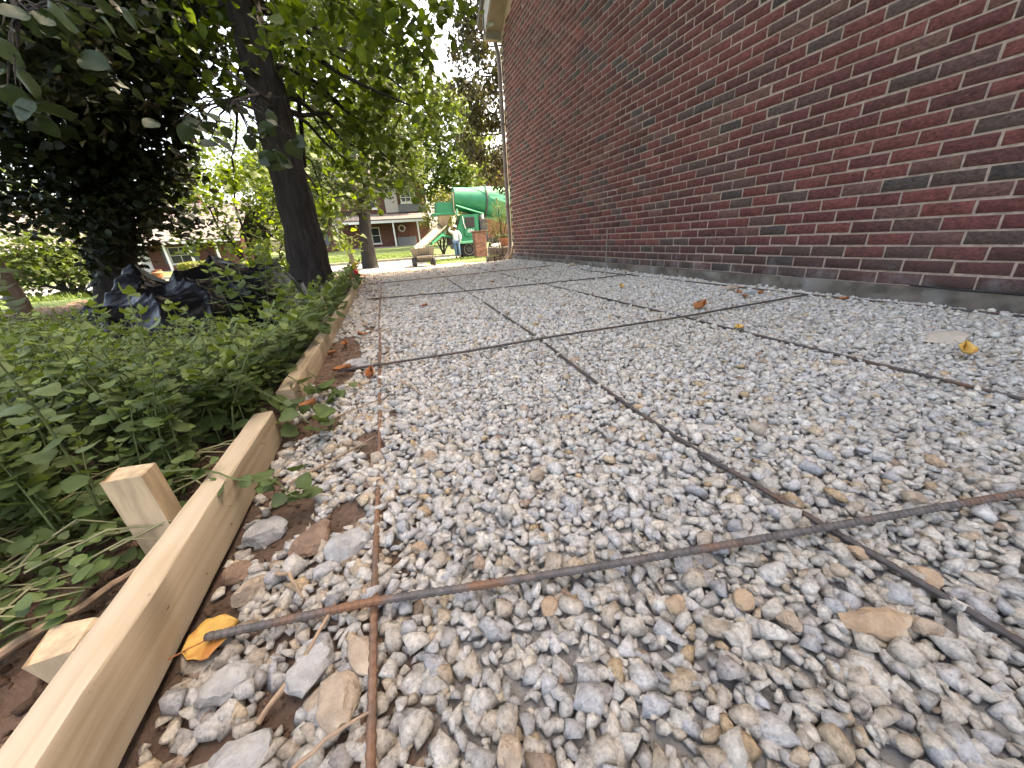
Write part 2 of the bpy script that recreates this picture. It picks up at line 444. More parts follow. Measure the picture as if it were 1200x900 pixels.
# ------------------------------------------------------------------ the setting
gx = np.concatenate([np.linspace(-400, -40, 14), np.linspace(-36, -6, 16), np.linspace(-5, 4, 10), np.linspace(5, 40, 18), np.linspace(60, 400, 12)])
gy = np.concatenate([np.linspace(-200, -10, 8), np.linspace(-6, 8, 15), np.linspace(8.5, 60, 70), np.linspace(70, 600, 20)])
def gz(X, Y):
    z = hgt(X, Y)
    dig = (X > -3.9) & (X < 3.1) & (Y > -2.6) & (Y < 8.1)
    return np.where(dig, z - 0.12, z)
tag(sheet('ground', gx, gy, gz, M['lawn']), kind='structure')
tag(sheet('soil_bed', np.arange(-4.3, -0.37, 0.035), np.arange(-1.2, 8.8, 0.04),
          lambda X, Y: hgt(X, Y) + 0.02 + 0.05 * vnoise(X, Y, 3) + 0.025 * vnoise(X, Y, 11) + 0.012 * vnoise(X, Y, 31)
          - 0.03 * (np.clip((X + 0.60) / 0.2, 0, 1)) , M['soil']), kind='structure')
tag(sheet('driveway', np.linspace(-1.2, 3.9, 12), np.linspace(7.7, 20.6, 30), lambda X, Y: hgt(X, Y) + 0.012, M['drive']), kind='structure')
tag(sheet('street', np.linspace(-60, 60, 40), np.linspace(20.4, 29.0, 12), lambda X, Y: hgt(X, Y) + 0.008, M['asphalt']), kind='structure')
kb = MB().box((-60, 29.0, -0.66), (60, 29.16, -0.42), 0.02).build('kerb', M['drive']); tag(kb, kind='structure')

# ------------------------------------------------------------------ gravel bed
bed = sheet('gravel_bed', np.arange(-0.40, 2.86, 0.04), np.arange(-0.8, 8.35, 0.05), lambda X, Y: bedz(X, Y) - 0.004, M['subbase'])
tag(bed, kind='structure')

def hull_stone(npts, seed, flat=0.62):
    r = np.random.default_rng(seed)
    p = r.normal(size=(npts, 3)); p /= np.linalg.norm(p, axis=1)[:, None]
    p = np.sign(p) * np.abs(p) ** 0.8
    p *= (0.80 + 0.42 * r.random((npts, 1)))
    p *= np.array([1.0, 0.62 + 0.3 * r.random(), flat * (0.75 + 0.45 * r.random())]) * 0.5
    p[:, 0] += 0.25 * (r.random() - 0.5) * p[:, 1]
    bm = bmesh.new()
    for q in p: bm.verts.new(q)
    bmesh.ops.convex_hull(bm, input=bm.verts[:])
    for v in [v for v in bm.verts if not v.link_faces]: bm.verts.remove(v)
    bmesh.ops.triangulate(bm, faces=bm.faces[:]); bm.verts.index_update()
    V = np.array([v.co for v in bm.verts]); F = np.array([[v.index for v in f.verts] for f in bm.faces]); bm.free()
    return V, F
HI = [hull_stone(10 + i % 5, 100 + i) for i in range(28)]
MID = [hull_stone(12, 200 + i) for i in range(20)]
LO = [hull_stone(9, 300 + i) for i in range(16)]
PAL = np.array([(.60, .58, .55), (.54, .525, .505), (.48, .475, .47), (.41, .41, .415), (.63, .595, .54), (.57, .52, .45), (.50, .43, .35),
                (.52, .42, .31), (.50, .37, .235), (.40, .37, .345), (.33, .24, .18)])
PW = np.array([.25, .22, .16, .07, .11, .08, .05, .02, .012, .02, .01]); PW /= PW.sum()
def rot_mats(n, tilt):
    az = rng.random(n) * 2 * np.pi; tx = rng.normal(0, tilt, n); ty = rng.normal(0, tilt, n)
    def Rz(a): z = np.zeros_like(a); o = np.ones_like(a); return np.stack([np.cos(a), -np.sin(a), z, np.sin(a), np.cos(a), z, z, z, o], -1).reshape(-1, 3, 3)
    def Rx(a): z = np.zeros_like(a); o = np.ones_like(a); return np.stack([o, z, z, z, np.cos(a), -np.sin(a), z, np.sin(a), np.cos(a)], -1).reshape(-1, 3, 3)
    def Ry(a): z = np.zeros_like(a); o = np.ones_like(a); return np.stack([np.cos(a), z, np.sin(a), z, o, z, -np.sin(a), z, np.cos(a)], -1).reshape(-1, 3, 3)
    return Rz(az) @ Rx(tx) @ Ry(ty)
def stone_field(y0, y1, step, smin, smax, smean):
    xs = np.arange(-0.365, 2.80, step); ys = np.arange(y0, y1, step * 0.88)
    X, Y = np.meshgrid(xs, ys, indexing='ij'); X = X + (np.arange(len(ys)) % 2) * step / 2
    X = (X + rng.normal(0, step * 0.28, X.shape)).ravel(); Y = (Y + rng.normal(0, step * 0.28, Y.shape)).ravel()
    S = np.clip(rng.lognormal(math.log(smean), 0.32, len(X)), smin, smax)
    ok = (X > -0.368 + S * 0.3) & (X < 2.80)
    # strip by the form board is thin on stone: soil shows between
    strip = np.clip((-0.06 - X) / 0.18, 0, 1)
    bare = (vnoise(X + 3, Y, 7) + 0.6 * vnoise(X, Y + 5, 16)) > (0.44 - 0.18 * strip)
    ok &= ~(bare & (X < -0.02))
    for ex, ey, rx, ry in ((-.215, .352, .035, .028), (-.335, .52, .022, .05), (-.17, .665, .045, .04), (-.12, .93, .03, .09), (-.335, .84, .02, .06), (-.285, .335, .03, .02), (-.30, 1.15, .05, .08)):
        ok &= ~(((X - ex) / rx) ** 2 + ((Y - ey) / ry) ** 2 < 1)
    ok &= ~(((X + 0.29) / 0.10) ** 2 + ((Y - 1.85) / 0.45) ** 2 < 1)
    X, Y, S = X[ok], Y[ok], S[ok]
    c = rng.choice(len(PAL), len(X), p=PW)
    warm = (X < -0.05) & (rng.random(len(X)) < 0.16); c[warm] = rng.choice([5, 6, 6, 7, 10], warm.sum())
    col = PAL[c] * (0.88 + 0.24 * rng.random((len(X), 1)))
    dust = np.clip(vnoise(X + 20, Y, 1.3) + 0.25, 0, 0.6)[:, None]
    col = col * (1 - dust * 0.5) + np.array([.52, .475, .40]) * dust * 0.5
    col = col * np.array([1.0, .985, .95])
    Z = bedz(X, Y) + S * rng.uniform(-0.05, 0.16, len(X)) + (rng.random(len(X)) < 0.12) * S * 0.25
    return X, Y, Z, S, col
def batch(shapes, X, Y, Z, S, col, Rm, var):
    Vs, Fs, Cs, off = [], [], [], 0
    for k, (v, f) in enumerate(shapes):
        w = np.where(var == k)[0]
        if not len(w): continue
        q = np.einsum('nij,vj->nvi', Rm[w], v) * S[w][:, None, None] + np.stack([X[w], Y[w], Z[w]], -1)[:, None, :]
        Vs.append(q.reshape(-1, 3)); nv = len(v)
        Fs.append((f[None] + (np.arange(len(w)) * nv)[:, None, None]).reshape(-1, 3) + off); off += nv * len(w)
        Cs.append(np.repeat(col[w], nv, axis=0))
    return np.concatenate(Vs), np.concatenate(Fs), np.concatenate(Cs)
fields = [(-0.75, 1.5, 0.0150, 0.010, 0.046, 0.0240, HI), (1.5, 3.6, 0.0190, 0.012, 0.044, 0.0265, MID), (3.6, 8.3, 0.0235, 0.014, 0.05, 0.031, LO)]
allV, allF, allC, off = [], [], [], 0
for fi, (y0, y1, st, a_, b_, mn, shp) in enumerate(fields):
    X, Y, Z, S, col = stone_field(y0, y1, st, a_, b_, mn)
    Rm = rot_mats(len(X), 0.38); var = rng.integers(0, len(shp), len(X))
    keep = np.ones(len(X), bool)
    if fi == 0:
        score = np.zeros(len(X))
        d = np.stack([X, Y, Z - CAM_H], -1); fz = d @ np.array(AX_F)
        px = d @ np.array(AX_R) / fz * 425 + 600; py = d @ np.array(AX_D) / fz * 425 + 450
        inn = (fz > 0.1) & (px > 10) & (px < 1190) & (py > 10) & (py < 890)
        top = Z - bedz(X, Y)
        score = np.where(inn, S / np.maximum(fz, 0.1) * (0.6 + top / 0.012), 0)
        pick = np.argsort(-score)[:300]; keep[pick] = False
        cache = {}
        cols8 = {}
        for i in pick:
            ci = int(np.argmin(((PAL - col[i]) ** 2).sum(1))); key = (int(var[i]) % 10, ci)
            if key not in cache:
                v, f = HI[key[0]]
                cache[key] = np_mesh('stone', v, f, np.repeat(PAL[ci][None], len(v), 0)); cache[key].materials.append(M['stone'])
            o = link('stone', cache[key], None, bed)
            o.location = (X[i], Y[i], Z[i]); o.rotation_euler = Matrix(Rm[i].tolist()).to_euler(); s_ = float(S[i]); o.scale = (s_, s_, s_)
    v, f, c = batch(shp, X[keep], Y[keep], Z[keep], S[keep], col[keep], Rm[keep], var[keep])
    allV.append(v); allF.append(f + off); allC.append(c); off += len(v)
gr_me = np_mesh('gravel', np.concatenate(allV), np.concatenate(allF), np.concatenate(allC))
go = link('gravel', gr_me, M['stone'], bed); go['kind'] = 'stuff'

# ------------------------------------------------------------------ brick house on the right
WX, CO, BL, BH, JT = 2.80, 0.0714, 0.197, 0.0612, 0.0102
YB, YF, EAVE, RIDGE = -3.3, 8.30, 4.0, 7.6
YM = (YB + YF) / 2
def rake(y): return EAVE + (RIDGE - EAVE) * (1 - abs(y - YM) / ((YF - YB) / 2))
house = thing('brick_house', 'dark red brick house wall rising beside the gravel bed', 'house', (WX, YM, 0))
w_ = MB().prism([(YB, 0.098), (YF, 0.098), (YF, EAVE), (YM, RIDGE), (YB, EAVE)], 0, WX + 0.0042, WX + 8.0)
wall = w_.build('wall', M['mortar'], house)
fo = MB()
ys = np.linspace(YB - 0.02, YF + 0.02, 60)
for i in range(len(ys) - 1):                      # concrete footing, top edge wavering
    t0 = 0.096 + 0.010 * float(vnoise(ys[i], 0, 1.7)) ; t1 = 0.096 + 0.010 * float(vnoise(ys[i + 1], 0, 1.7))
    x0 = WX - 0.016 + 0.008 * float(vnoise(ys[i], 5, 2)); x1 = WX - 0.016 + 0.008 * float(vnoise(ys[i + 1], 5, 2))
    fo.add([(x0, ys[i], -0.3), (x1, ys[i + 1], -0.3), (x1, ys[i + 1], t1), (x0, ys[i], t0), (WX + 0.02, ys[i], t0 + 0.002), (WX + 0.02, ys[i + 1], t1 + 0.002)],
           [(0, 3, 2, 1), (3, 4, 5, 2)])
foot = fo.build('foundation', M['concrete'], house)
BPAL = np.array([(.136, .046, .041), (.110, .038, .035), (.156, .052, .045), (.096, .039, .035), (.098, .054, .047), (.086, .057, .049), (.066, .051, .046), (.132, .066, .055)])
BW = np.array([.24, .2, .13, .14, .11, .07, .05, .06])
def brick_shape(seed):
    r = np.random.default_rng(seed); b = 0.004
    hx, hz = BL / 2, BH / 2
    out = [(-hx, -hz), (hx, -hz), (hx, hz), (-hx, hz)]
    inn = [(-hx + b, -hz + b), (hx - b, -hz + b), (hx - b, hz - b), (-hx + b, hz - b)]
    j = lambda s: r.normal(0, s)
    V = [(0.02, y, z) for y, z in out] + [(0.0035 + j(.0007), y + j(.0012), z + j(.0012)) for y, z in out] + [(j(.0009), y + j(.0012), z + j(.0012)) for y, z in inn]
    F = [(8, 11, 10, 9)]
    for k in range(4):
        n = (k + 1) % 4
        F += [(k, k + 4, n + 4, n), (k + 4, k + 8, n + 8, n + 4)]
    return np.array(V), np.array(F)
BS = [brick_shape(i) for i in range(14)]
pos = []
row = 0; z = 0.104 + BH / 2
while z < RIDGE - 0.1:
    y = YB + BL / 2 + (0.5 * (BL + JT) if row % 2 else 0)
    if row % 2: pos.append((YB + BL / 4 + 0.002, z, True))
    while y < YF - BL / 2 + 0.12:
        if z + BH / 2 < rake(y) - 0.16 and y < YF - BL / 2: pos.append((y, z, False))
        y += BL + JT
    z += CO; row += 1
pos = [p for p in pos if not p[2]]
P = np.array([(p[0], p[1]) for p in pos])
sc = np.zeros(len(P))
for i, (y, z) in enumerate(P):
    q = visible(WX, y, z, -4)
    if q: dd = Vector((WX, y, z - CAM_H)); sc[i] = (WX / dd.length) / q[2] ** 2
pick = set(np.argsort(-sc)[:300].tolist())
bc = rng.choice(8, len(P), p=BW / BW.sum()); bv = rng.integers(0, len(BS), len(P))
cache = {}
Vs, Fs, Cs, off = [], [], [], 0
for i, (y, z) in enumerate(P):
    dx = rng.normal(0, 0.0012)
    if i in pick:
        key = (int(bv[i]) % 7, int(bc[i]))
        if key not in cache:
            v, f = BS[key[0]]; cache[key] = np_mesh('brick', v, f, np.repeat(BPAL[key[1]][None], len(v), 0)); cache[key].materials.append(M['brick'])
        o = link('brick', cache[key], None, wall); o.location = (dx, y - YM, z); o.rotation_euler = (rng.normal(0, .004), 0, rng.normal(0, .004))
    else:
        v, f = BS[bv[i]]; Vs.append(v + np.array([dx, y - YM, z])); Fs.append(f + off); off += len(v)
        Cs.append(np.repeat((BPAL[bc[i]] * rng.uniform(.8, 1.2))[None], len(v), 0))
bo = link('brickwork', np_mesh('brickwork', np.concatenate(Vs), np.concatenate(Fs), np.concatenate(Cs)), M['brick'], wall); bo['kind'] = 'stuff'
# rake boards along the gable, roof, downspout
for sgn in (1, -1):
    ye = YF + 0.06 if sgn > 0 else YB - 0.06
    for nm, xa, xb, za, zb, mt_ in (('rake_board', 2.50, 2.535, -0.02, 0.34, 'siding'), ('soffit', 2.535, 2.90, 0.0, 0.03, 'cream')):
        mb = MB()
        sl = (RIDGE - EAVE) / ((YF - YB) / 2)
        a0 = (ye, EAVE + za - 0.0); a1 = (YM, EAVE + sl * abs(ye - YM) + za)
        mb.prism([(a0[0], a0[1]), (a1[0], a1[1]), (a1[0], a1[1] + zb - za), (a0[0], a0[1] + zb - za)], 0, xa, xb)
        mb.build(nm, M[mt_], house)
    rf = MB().prism([(ye + 0.25 * sgn, EAVE + 0.18), (YM, RIDGE + 0.36), (YM, RIDGE + 0.48), (ye + 0.25 * sgn, EAVE + 0.30)], 0, 2.45, 11.0)
    rf.build('roof', M['shingle_dark'], house)
MB().box((2.50, YF - 0.02, 3.93), (2.86, YF + 0.10, 4.55), 0.01).build('cornice_return', M['cream'], house)
MB().box((2.47, YF + 0.10, 4.28), (11.0, YF + 0.24, 4.42), 0.02).build('gutter', M['spout'], house)
ds = MB().tube([(2.74, YF + 0.17, 4.3), (2.74, YF + 0.15, 3.95), (2.75, YF + 0.035, 3.72), (2.755, YF + 0.03, 3.5), (2.755, YF + 0.03, 0.35), (2.74, YF + 0.08, 0.16), (2.70, YF + 0.25, 0.06)], 0.042, 10)
dsp = ds.build('downspout', M['spout'], house, smooth=True)
for zz in (1.1, 2.6): MB().box((2.70, YF - 0.02, zz), (2.81, YF + 0.082, zz + 0.03), 0.004).build('strap', M['spout'], dsp)
gw = MB().tube([(2.795, 4.43 + 0.004 * math.sin(k * 2.1), 0.03 + k * 0.048) for k in range(11)], 0.006, 6).build('ground_wire', M['cream'], house)
cb = MB().tube([(2.776 + 0.006 * math.sin(k * 0.9), 0.2 + k * 0.09, 0.107 + 0.006 * math.sin(k * 0.55) ) for k in range(13)], [0.009 - 0.0004 * k for k in range(13)], 7)
tag(cb.build('cable', M['black'], org=(2.776, 0.2, 0.1), smooth=True), 'black rubber cable lying on the concrete ledge under the brick wall', 'cable')

# ------------------------------------------------------------------ reinforcing bars
def rebar(label, pts, mat, pitch=0.0145, r=0.0049, seed=0, wav=0.004):
    rr = np.random.default_rng(seed)
    pts = np.array(pts, float); seg = np.linalg.norm(np.diff(pts, axis=0), axis=1); L = seg.sum(); s = np.concatenate([[0], np.cumsum(seg)])
    n = int(L / pitch); ph = rr.random(4) * 6.28
    path, rad = [], []
    for k in range(n):
        for e, q in ((0.0, 0.0), (0.34, 0.0), (0.48, 0.0010), (0.82, 0.0010)):
            t = (k + e) * pitch
            p = np.array([np.interp(t, s, pts[:, i]) for i in range(3)])
            p[0] += wav * math.sin(t * 2.1 + ph[0]) + wav * 0.5 * math.sin(t * 5.3 + ph[1])
            p[1] += wav * math.sin(t * 1.7 + ph[2]) + wav * 0.5 * math.sin(t * 4.9 + ph[3])
            path.append(p); rad.append(r + q)
    P_ = np.array(path); T = np.gradient(P_, axis=0); T /= np.linalg.norm(T, axis=1)[:, None]
    U = np.cross(T, (0, 0, 1)); U /= np.linalg.norm(U, axis=1)[:, None]; W = np.cross(T, U)
    ns = 9; an = np.arange(ns) * 2 * np.pi / ns; rad = np.array(rad)
    V = P_[:, None, :] + rad[:, None, None] * (U[:, None, :] * np.cos(an)[None, :, None] + W[:, None, :] * np.sin(an)[None, :, None])
    m_ = len(P_); i, k = np.meshgrid(np.arange(m_ - 1), np.arange(ns), indexing='ij')
    F = np.stack([i * ns + k, i * ns + (k + 1) % ns, (i + 1) * ns + (k + 1) % ns, (i + 1) * ns + k], -1).reshape(-1, 4)
    org = pts[0]
    o = link('rebar', np_mesh('rebar', V.reshape(-1, 3) - org, F, smooth=True), M[mat], None, tuple(org))
    try: o.data.set_sharp_from_angle(angle=R(30))
    except Exception: pass
    # closed ends
    bm = bmesh.new(); bm.from_mesh(o.data); bmesh.ops.holes_fill(bm, edges=[e for e in bm.edges if e.is_boundary], sides=12); bm.to_mesh(o.data); bm.free()
    return tag(o, label, 'rebar', 'steel bars laid over the gravel')
def bz(pts, lift): return [(x, y, float(bedz(x, y)) + lift) for x, y in pts]
rebar('rusty rebar running parallel and closest to the timber form board', bz([(-0.10, -0.6), (-0.098, 0.3), (-0.103, 1.6), (-0.105, 3), (-0.10, 4.5), (-0.09, 7.0)], 0.016), 'rebar_rust', seed=1)
rebar('thin dark rebar sunk in the gravel, second bar from the timber board', bz([(0.66, -0.6), (0.64, 0.1), (0.62, 0.42), (0.61, 0.52), (0.615, 0.82), (0.665, 1.6), (0.75, 3.75), (0.82, 7.0)], 0.013), 'rebar_dark', seed=2)
rebar('dark rebar running lengthwise, second bar from the brick wall', bz([(1.52, -0.6), (1.545, 0.4), (1.56, 0.9), (1.54, 1.6), (1.56, 3.2), (1.58, 7.0)], 0.014), 'rebar_dark', seed=3)
rebar('long dark rebar lying along the foot of the brick wall', bz([(2.72, -0.6), (2.70, 0.8), (2.665, 1.7), (2.57, 3.55), (2.55, 6.5)], 0.016), 'rebar_dark', 0.02, seed=4)
rebar('grey and rust ribbed rebar laid crosswise, its end on a yellow leaf', bz([(-0.327, 0.468), (-0.10, 0.423), (0.146, 0.372), (0.51, 0.30), (1.0, 0.209), (1.55, 0.10), (2.62, -0.12)], 0.030), 'rebar_grey', 0.0100, 0.0054, 5, 0.002)
rebar('rebar laid crosswise from the soil patch to the brick wall beside brown leaves', bz([(-0.27, 1.60), (0.3, 1.585), (0.685, 1.605), (1.54, 1.60), (2.60, 1.69)], 0.027), 'rebar_dark', seed=6)
rebar('third crosswise rebar counting from the yellow leaf', bz([(-0.22, 3.88), (0.74, 3.66), (2.19, 3.64), (2.62, 3.60)], 0.027), 'rebar_dark', 0.02, seed=7)
rebar('fourth crosswise rebar, the one closest to the sunlit driveway', bz([(-0.25, 5.45), (0.8, 5.5), (2.5, 5.6)], 0.026), 'rebar_rust', 0.025, seed=8)

# ------------------------------------------------------------------ timber form and stakes
def board(label, y0, y1, xoff, zt, seed, endskew=0.0):
    r = np.random.default_rng(seed); n = max(6, int((y1 - y0) / 0.06)); V = []; F = []
    for i in range(n + 1):
        y = y0 + (y1 - y0) * i / n; e = lambda s=0.0009: r.normal(0, s)
        w = 0.004 * math.sin(y * 1.3 + seed); b = 0.0035
        xl, xr, zb, ztp = -0.425 + xoff + w, -0.375 + xoff + w, zt - 0.096, zt + 0.002 * math.sin(y * 2 + seed)
        yy = y + (endskew * 0.05 if i == 0 else 0)
        V += [(xl + e(), yy, zb), (xr + e(), yy, zb), (xr + e(), yy, ztp - b), (xr - b + e(), yy, ztp + e()), (xl + b + e(), yy, ztp + e()), (xl + e(), yy, ztp - b)]
    for i in range(n):
        for k in range(6): F.append((i * 6 + k, i * 6 + (k + 1) % 6, i * 6 + 6 + (k + 1) % 6, i * 6 + 6 + k))
    F += [tuple(range(5, -1, -1)), tuple(n * 6 + k for k in range(6))]
    mb = MB().add(V, F)
    return tag(mb.build('form_board', M['pine'], org=(-0.40 + xoff, (y0 + y1) / 2, zt - 0.096), smooth=True), label, 'board')
fb = board('pale sawn pine form board beside the tall pine stake', -0.55, 1.10, 0.0, 0.088, 1)
board('pine form board running under trailing weeds towards the tree', 1.25, 6.4, 0.012, 0.078, 4, 1)
def stake(label, x, y, zt, w, d, lean, seed, top='square', zb=-0.12):
    r = np.random.default_rng(seed); V = []
    for z, s in ((zb, 0.75), (0.0, 1.0), (zt * 0.5, 1.0), (zt - 0.004, 1.0), (zt, 0.93)):
        for (a, b) in ((-1, -1), (1, -1), (1, 1), (-1, 1)):
            V.append((x + a * w / 2 * s + lean[0] * z + r.normal(0, .0008), y + b * d / 2 * s + lean[1] * z + r.normal(0, .0008), z + (r.normal(0, .003) if z >= zt - 0.005 else 0)))
    F = [(i * 4 + k, i * 4 + (k + 1) % 4, i * 4 + 4 + (k + 1) % 4, i * 4 + 4 + k) for i in range(4) for k in range(4)] + [(3, 2, 1, 0), (16, 17, 18, 19)]
    return tag(MB().add(V, F).build('stake', M['pine_end'], org=(x, y, 0)), label, 'stake', 'timber stakes along the form')
stake('tall split pine stake standing against the near form board', -0.467, 0.70, 0.168, 0.055, 0.045, (-0.06, 0.05), 3)
stake('small pale stake rising behind the form board near the tree trunk', -0.47, 2.95, 0.20, 0.05, 0.04, (-0.10, 0.0), 5)
stake('low splintered stake end driven into bare soil behind the form board', -0.462, 0.485, 0.056, 0.05, 0.05, (-0.35, 0.1), 8)
stake('pale stake with red and yellow plastic bottle beside it', -0.40, 6.05, 0.42, 0.06, 0.04, (-0.12, 0.0), 9)

# ------------------------------------------------------------------ loose rocks, leaves and twigs on the bed
def rock(name, label, x, y, sx, sy, sz, yaw, mat, seed, cat='rock', group=None, sink=0.25, rough=0.06):
    r = np.random.default_rng(seed)
    bm = bmesh.new(); bmesh.ops.create_icosphere(bm, subdivisions=3, radius=1)
    V = np.array([v.co for v in bm.verts])
    for _ in range(13):                                   # chip flats off
        n = r.normal(size=3); n /= np.linalg.norm(n); h = r.uniform(0.62, 0.9)
        d = V @ n; V -= np.where(d > h, (d - h) * 0.94, 0)[:, None] * n
    V *= 1 + rough * (np.sin(V[:, [0]] * 9 + seed) * np.sin(V[:, [1]] * 8) + 0.5 * np.sin(V[:, [2]] * 17 + V[:, [0]] * 13))
    V *= 1 + .035 * r.normal(size=(len(V), 1))
    V *= np.array([sx, sy, sz]) / 2
    c, s = math.cos(yaw), math.sin(yaw)
    V = np.stack([V[:, 0] * c - V[:, 1] * s, V[:, 0] * s + V[:, 1] * c, V[:, 2]], 1)
    F = np.array([[v.index for v in f.verts] for f in bm.faces]); bm.free()
    V[:, 2] -= V[:, 2].min()
    o = link(name, np_mesh(name, V, F, smooth=True), M[mat], None, (x, y, float(bedz(x, y)) - sz * sink))
    try: o.data.set_sharp_from_angle(angle=R(28))
    except Exception: pass
    return tag(o, label, cat, group)
rock('rock', 'large rough grey rock with flat top touching the form board', -0.318, 0.690, .085, .075, .055, .5, 'rock_grey', 1, sink=.3)
rock('soil_clod', 'big crumbly brown soil clod between the form board and rusty rebar', -0.215, 0.615, .075, .10, .045, -.4, 'clod', 2, 'soil clod')
rock('rock', 'wide pale grey rock just beside the brown soil clod', -0.150, 0.575, .085, .065, .05, .3, 'rock_grey', 3)
rock('rock', 'rounded ochre rock by the rusty rebar below a dry twig', -0.145, 0.317, .055, .075, .035, .1, 'rock_tan', 4, sink=.1)
rock('rock', 'flat tan splinter of rock leaning on the rusty rebar', -0.122, 0.368, .038, .08, .022, .35, 'rock_tan', 5, sink=0)
rock('rock', 'long rust stained rock in the gravel beyond the buried rebar', .515, .158, .085, .042, .03, -.35, 'rock_rust', 6, sink=.05)
rock('rock', 'pale flat slab of rock on the gravel near the brick wall', 2.10, .80, .26, .12, .045, .15, 'slab', 7, sink=.2)
rock('rock', 'angular grey rock wedged between ochre rock and soil patch', -0.185, 0.375, .07, .05, .04, 1.0, 'rock_grey', 8, sink=.15)
rock('rock', 'grey boulder lump half hidden beside soil patch', -0.20, 1.70, .13, .09, .06, .2, 'rock_grey', 9, sink=.2)
rock('rock', 'broad grey rock in bare soil beside the yellow leaf', -0.285, .395, .068, .05, .036, .5, 'rock_grey', 10, sink=.1)
rock('rock', 'flat grey rock at the foot of the form board below the yellow leaf', -0.245, .305, .075, .055, .036, .2, 'rock_grey', 11, sink=.1)
rock('rock', 'small rust coloured rock in the open gravel below the crosswise bar', .30, .272, .034, .032, .028, .2, 'rock_rust', 12, sink=.0)
rock('rock', 'pinkish tan rock pressed against the form board', -0.335, .60, .05, .042, .036, .2, 'clod', 14, sink=.15)
rock('rock', 'brown and grey rock resting by the near form board', -0.30, .55, .065, .04, .035, .9, 'rock_tan', 15, sink=.15)
rr_ = np.random.default_rng(21)
for i, (x, y) in enumerate([(0.035, .205), (.39, .243), (.565, .135), (.135, .335), (.84, .285), (.62, .24), (.235, .62), (.02, .80), (.50, .58), (.66, .18), (.42, .20), (-.03, .52), (.18, .46), (1.0, .33), (.33, .95)]):
    s = rr_.uniform(.026, .042)
    rock('rock', 'small warm tan stone lying among the grey gravel', x, y, s, s * .8, s * .65, rr_.uniform(0, 3), ['rock_tan', 'rock_rust'][i % 2], 40 + i, group='tan stones in the gravel', sink=0.0)
for i, (x, y) in enumerate([(2.62, 4.6), (2.70, 5.2), (2.55, 5.7), (2.66, 6.2), (2.72, 3.9), (2.6, 4.2), (2.3, 6.6), (2.0, 7.0), (2.6, 7.1), (2.45, 1.98), (2.5, 2.2)]):
    s = rr_.uniform(.07, .14)
    rock('rock', 'loose rubble lump lying along the brick wall foot', x, y, s, s * .8, s * .5, rr_.uniform(0, 3), ['rock_grey', 'rock_tan', 'slab'][i % 3], 60 + i, group='rubble along the wall', sink=.1)

def fallen_leaf(label, x, y, L, W, yaw, mat, lift=0.02, curl=0.3, seed=0, group=None):
    r = np.random.default_rng(seed); nu, nv = 9, 6; V = []; F = []
    for i in range(nu + 1):
        u = i / nu; w = W * (math.sin(math.pi * min(1, u ** 0.8)) ** 0.7) * (1 + 0.10 * math.sin(u * 17 + seed)) + 0.0006
        for j in range(nv + 1):
            v = j / nv * 2 - 1
            V.append(((u - .5) * L, v * w / 2, curl * L * (0.30 * (u - .5) ** 2 + 0.35 * v * v * (0.5 + u)) + 0.0012 * math.sin(9 * u + 7 * v + seed) + 0.003 * curl * math.sin(5 * v + 6 * u)))
    for i in range(nu):
        for j in range(nv): a = i * (nv + 1) + j; F.append((a, a + 1, a + nv + 2, a + nv + 1))
    V = np.array(V); c, s = math.cos(yaw), math.sin(yaw)
    V = np.stack([V[:, 0] * c - V[:, 1] * s, V[:, 0] * s + V[:, 1] * c, V[:, 2]], 1)
    root = thing('fallen_leaf', label, 'leaf', (x, y, float(bedz(x, y)) + lift), group)
    b = link('blade', np_mesh('blade', V, np.array(F), smooth=True), M[mat], root)
    so = b.modifiers.new('thickness', 'SOLIDIFY'); so.thickness = 0.0007
    pts = [(root.location.x + (u - .5) * L * c, root.location.y + (u - .5) * L * s, root.location.z + curl * L * .3 * (u - .5) ** 2 + 0.0015) for u in (-0.22, 0.0, 0.3, 0.6, 0.95)]
    MB().tube(pts, [0.0012, 0.0012, 0.0010, 0.0008, 0.0004], 5).build('midrib', M['leaf_brown'], root)
    return root
fallen_leaf('large yellow fallen leaf under the end of the crosswise rebar', -0.328, .474, .066, .066, .35, 'leaf_yellow', .020, .22, 1)
fallen_leaf('curled brown leaf beside the bar crossing near the brick wall', 1.76, 1.74, .10, .07, .3, 'leaf_brown', .02, .9, 2)
fallen_leaf('small yellow leaf lying just off the rebar crossing', 1.57, 1.30, .05, .04, .9, 'leaf_yellow', .018, .5, 3)
fallen_leaf('bright ochre curled leaf beside the pale slab of rock', 1.87, .655, .075, .045, .6, 'leaf_yellow', .025, .8, 4)
fallen_leaf('yellow leaf on the far gravel close to the brick wall', 2.0, 2.9, .07, .05, 1.2, 'leaf_yellow', .02, .6, 5)
fallen_leaf('rust brown leaf lying on the bare soil patch', -0.25, 1.62, .085, .05, -.4, 'leaf_brown', .022, .6, 6)
fallen_leaf('brown leaf stuck under the crosswise bar next to rusty rebar', -0.135, 1.50, .07, .035, 1.4, 'leaf_brown', .015, .9, 7)
for i, (x, y) in enumerate([(2.5, 1.95), (2.42, 2.05), (2.58, 2.2), (2.3, 1.9), (2.62, 1.5), (-.33, 1.28), (-.28, 2.1), (-.2, 2.3), (-.33, 1.95), (1.2, 4.4), (.25, 3.1), (2.2, 5.3), (1.7, 6.1), (.9, 6.4)]):
    fallen_leaf('small dry brown leaf scattered on the gravel', x, y, .055, .035, i * 1.3, 'leaf_brown', .015, .7, 20 + i, 'scattered dry leaves')
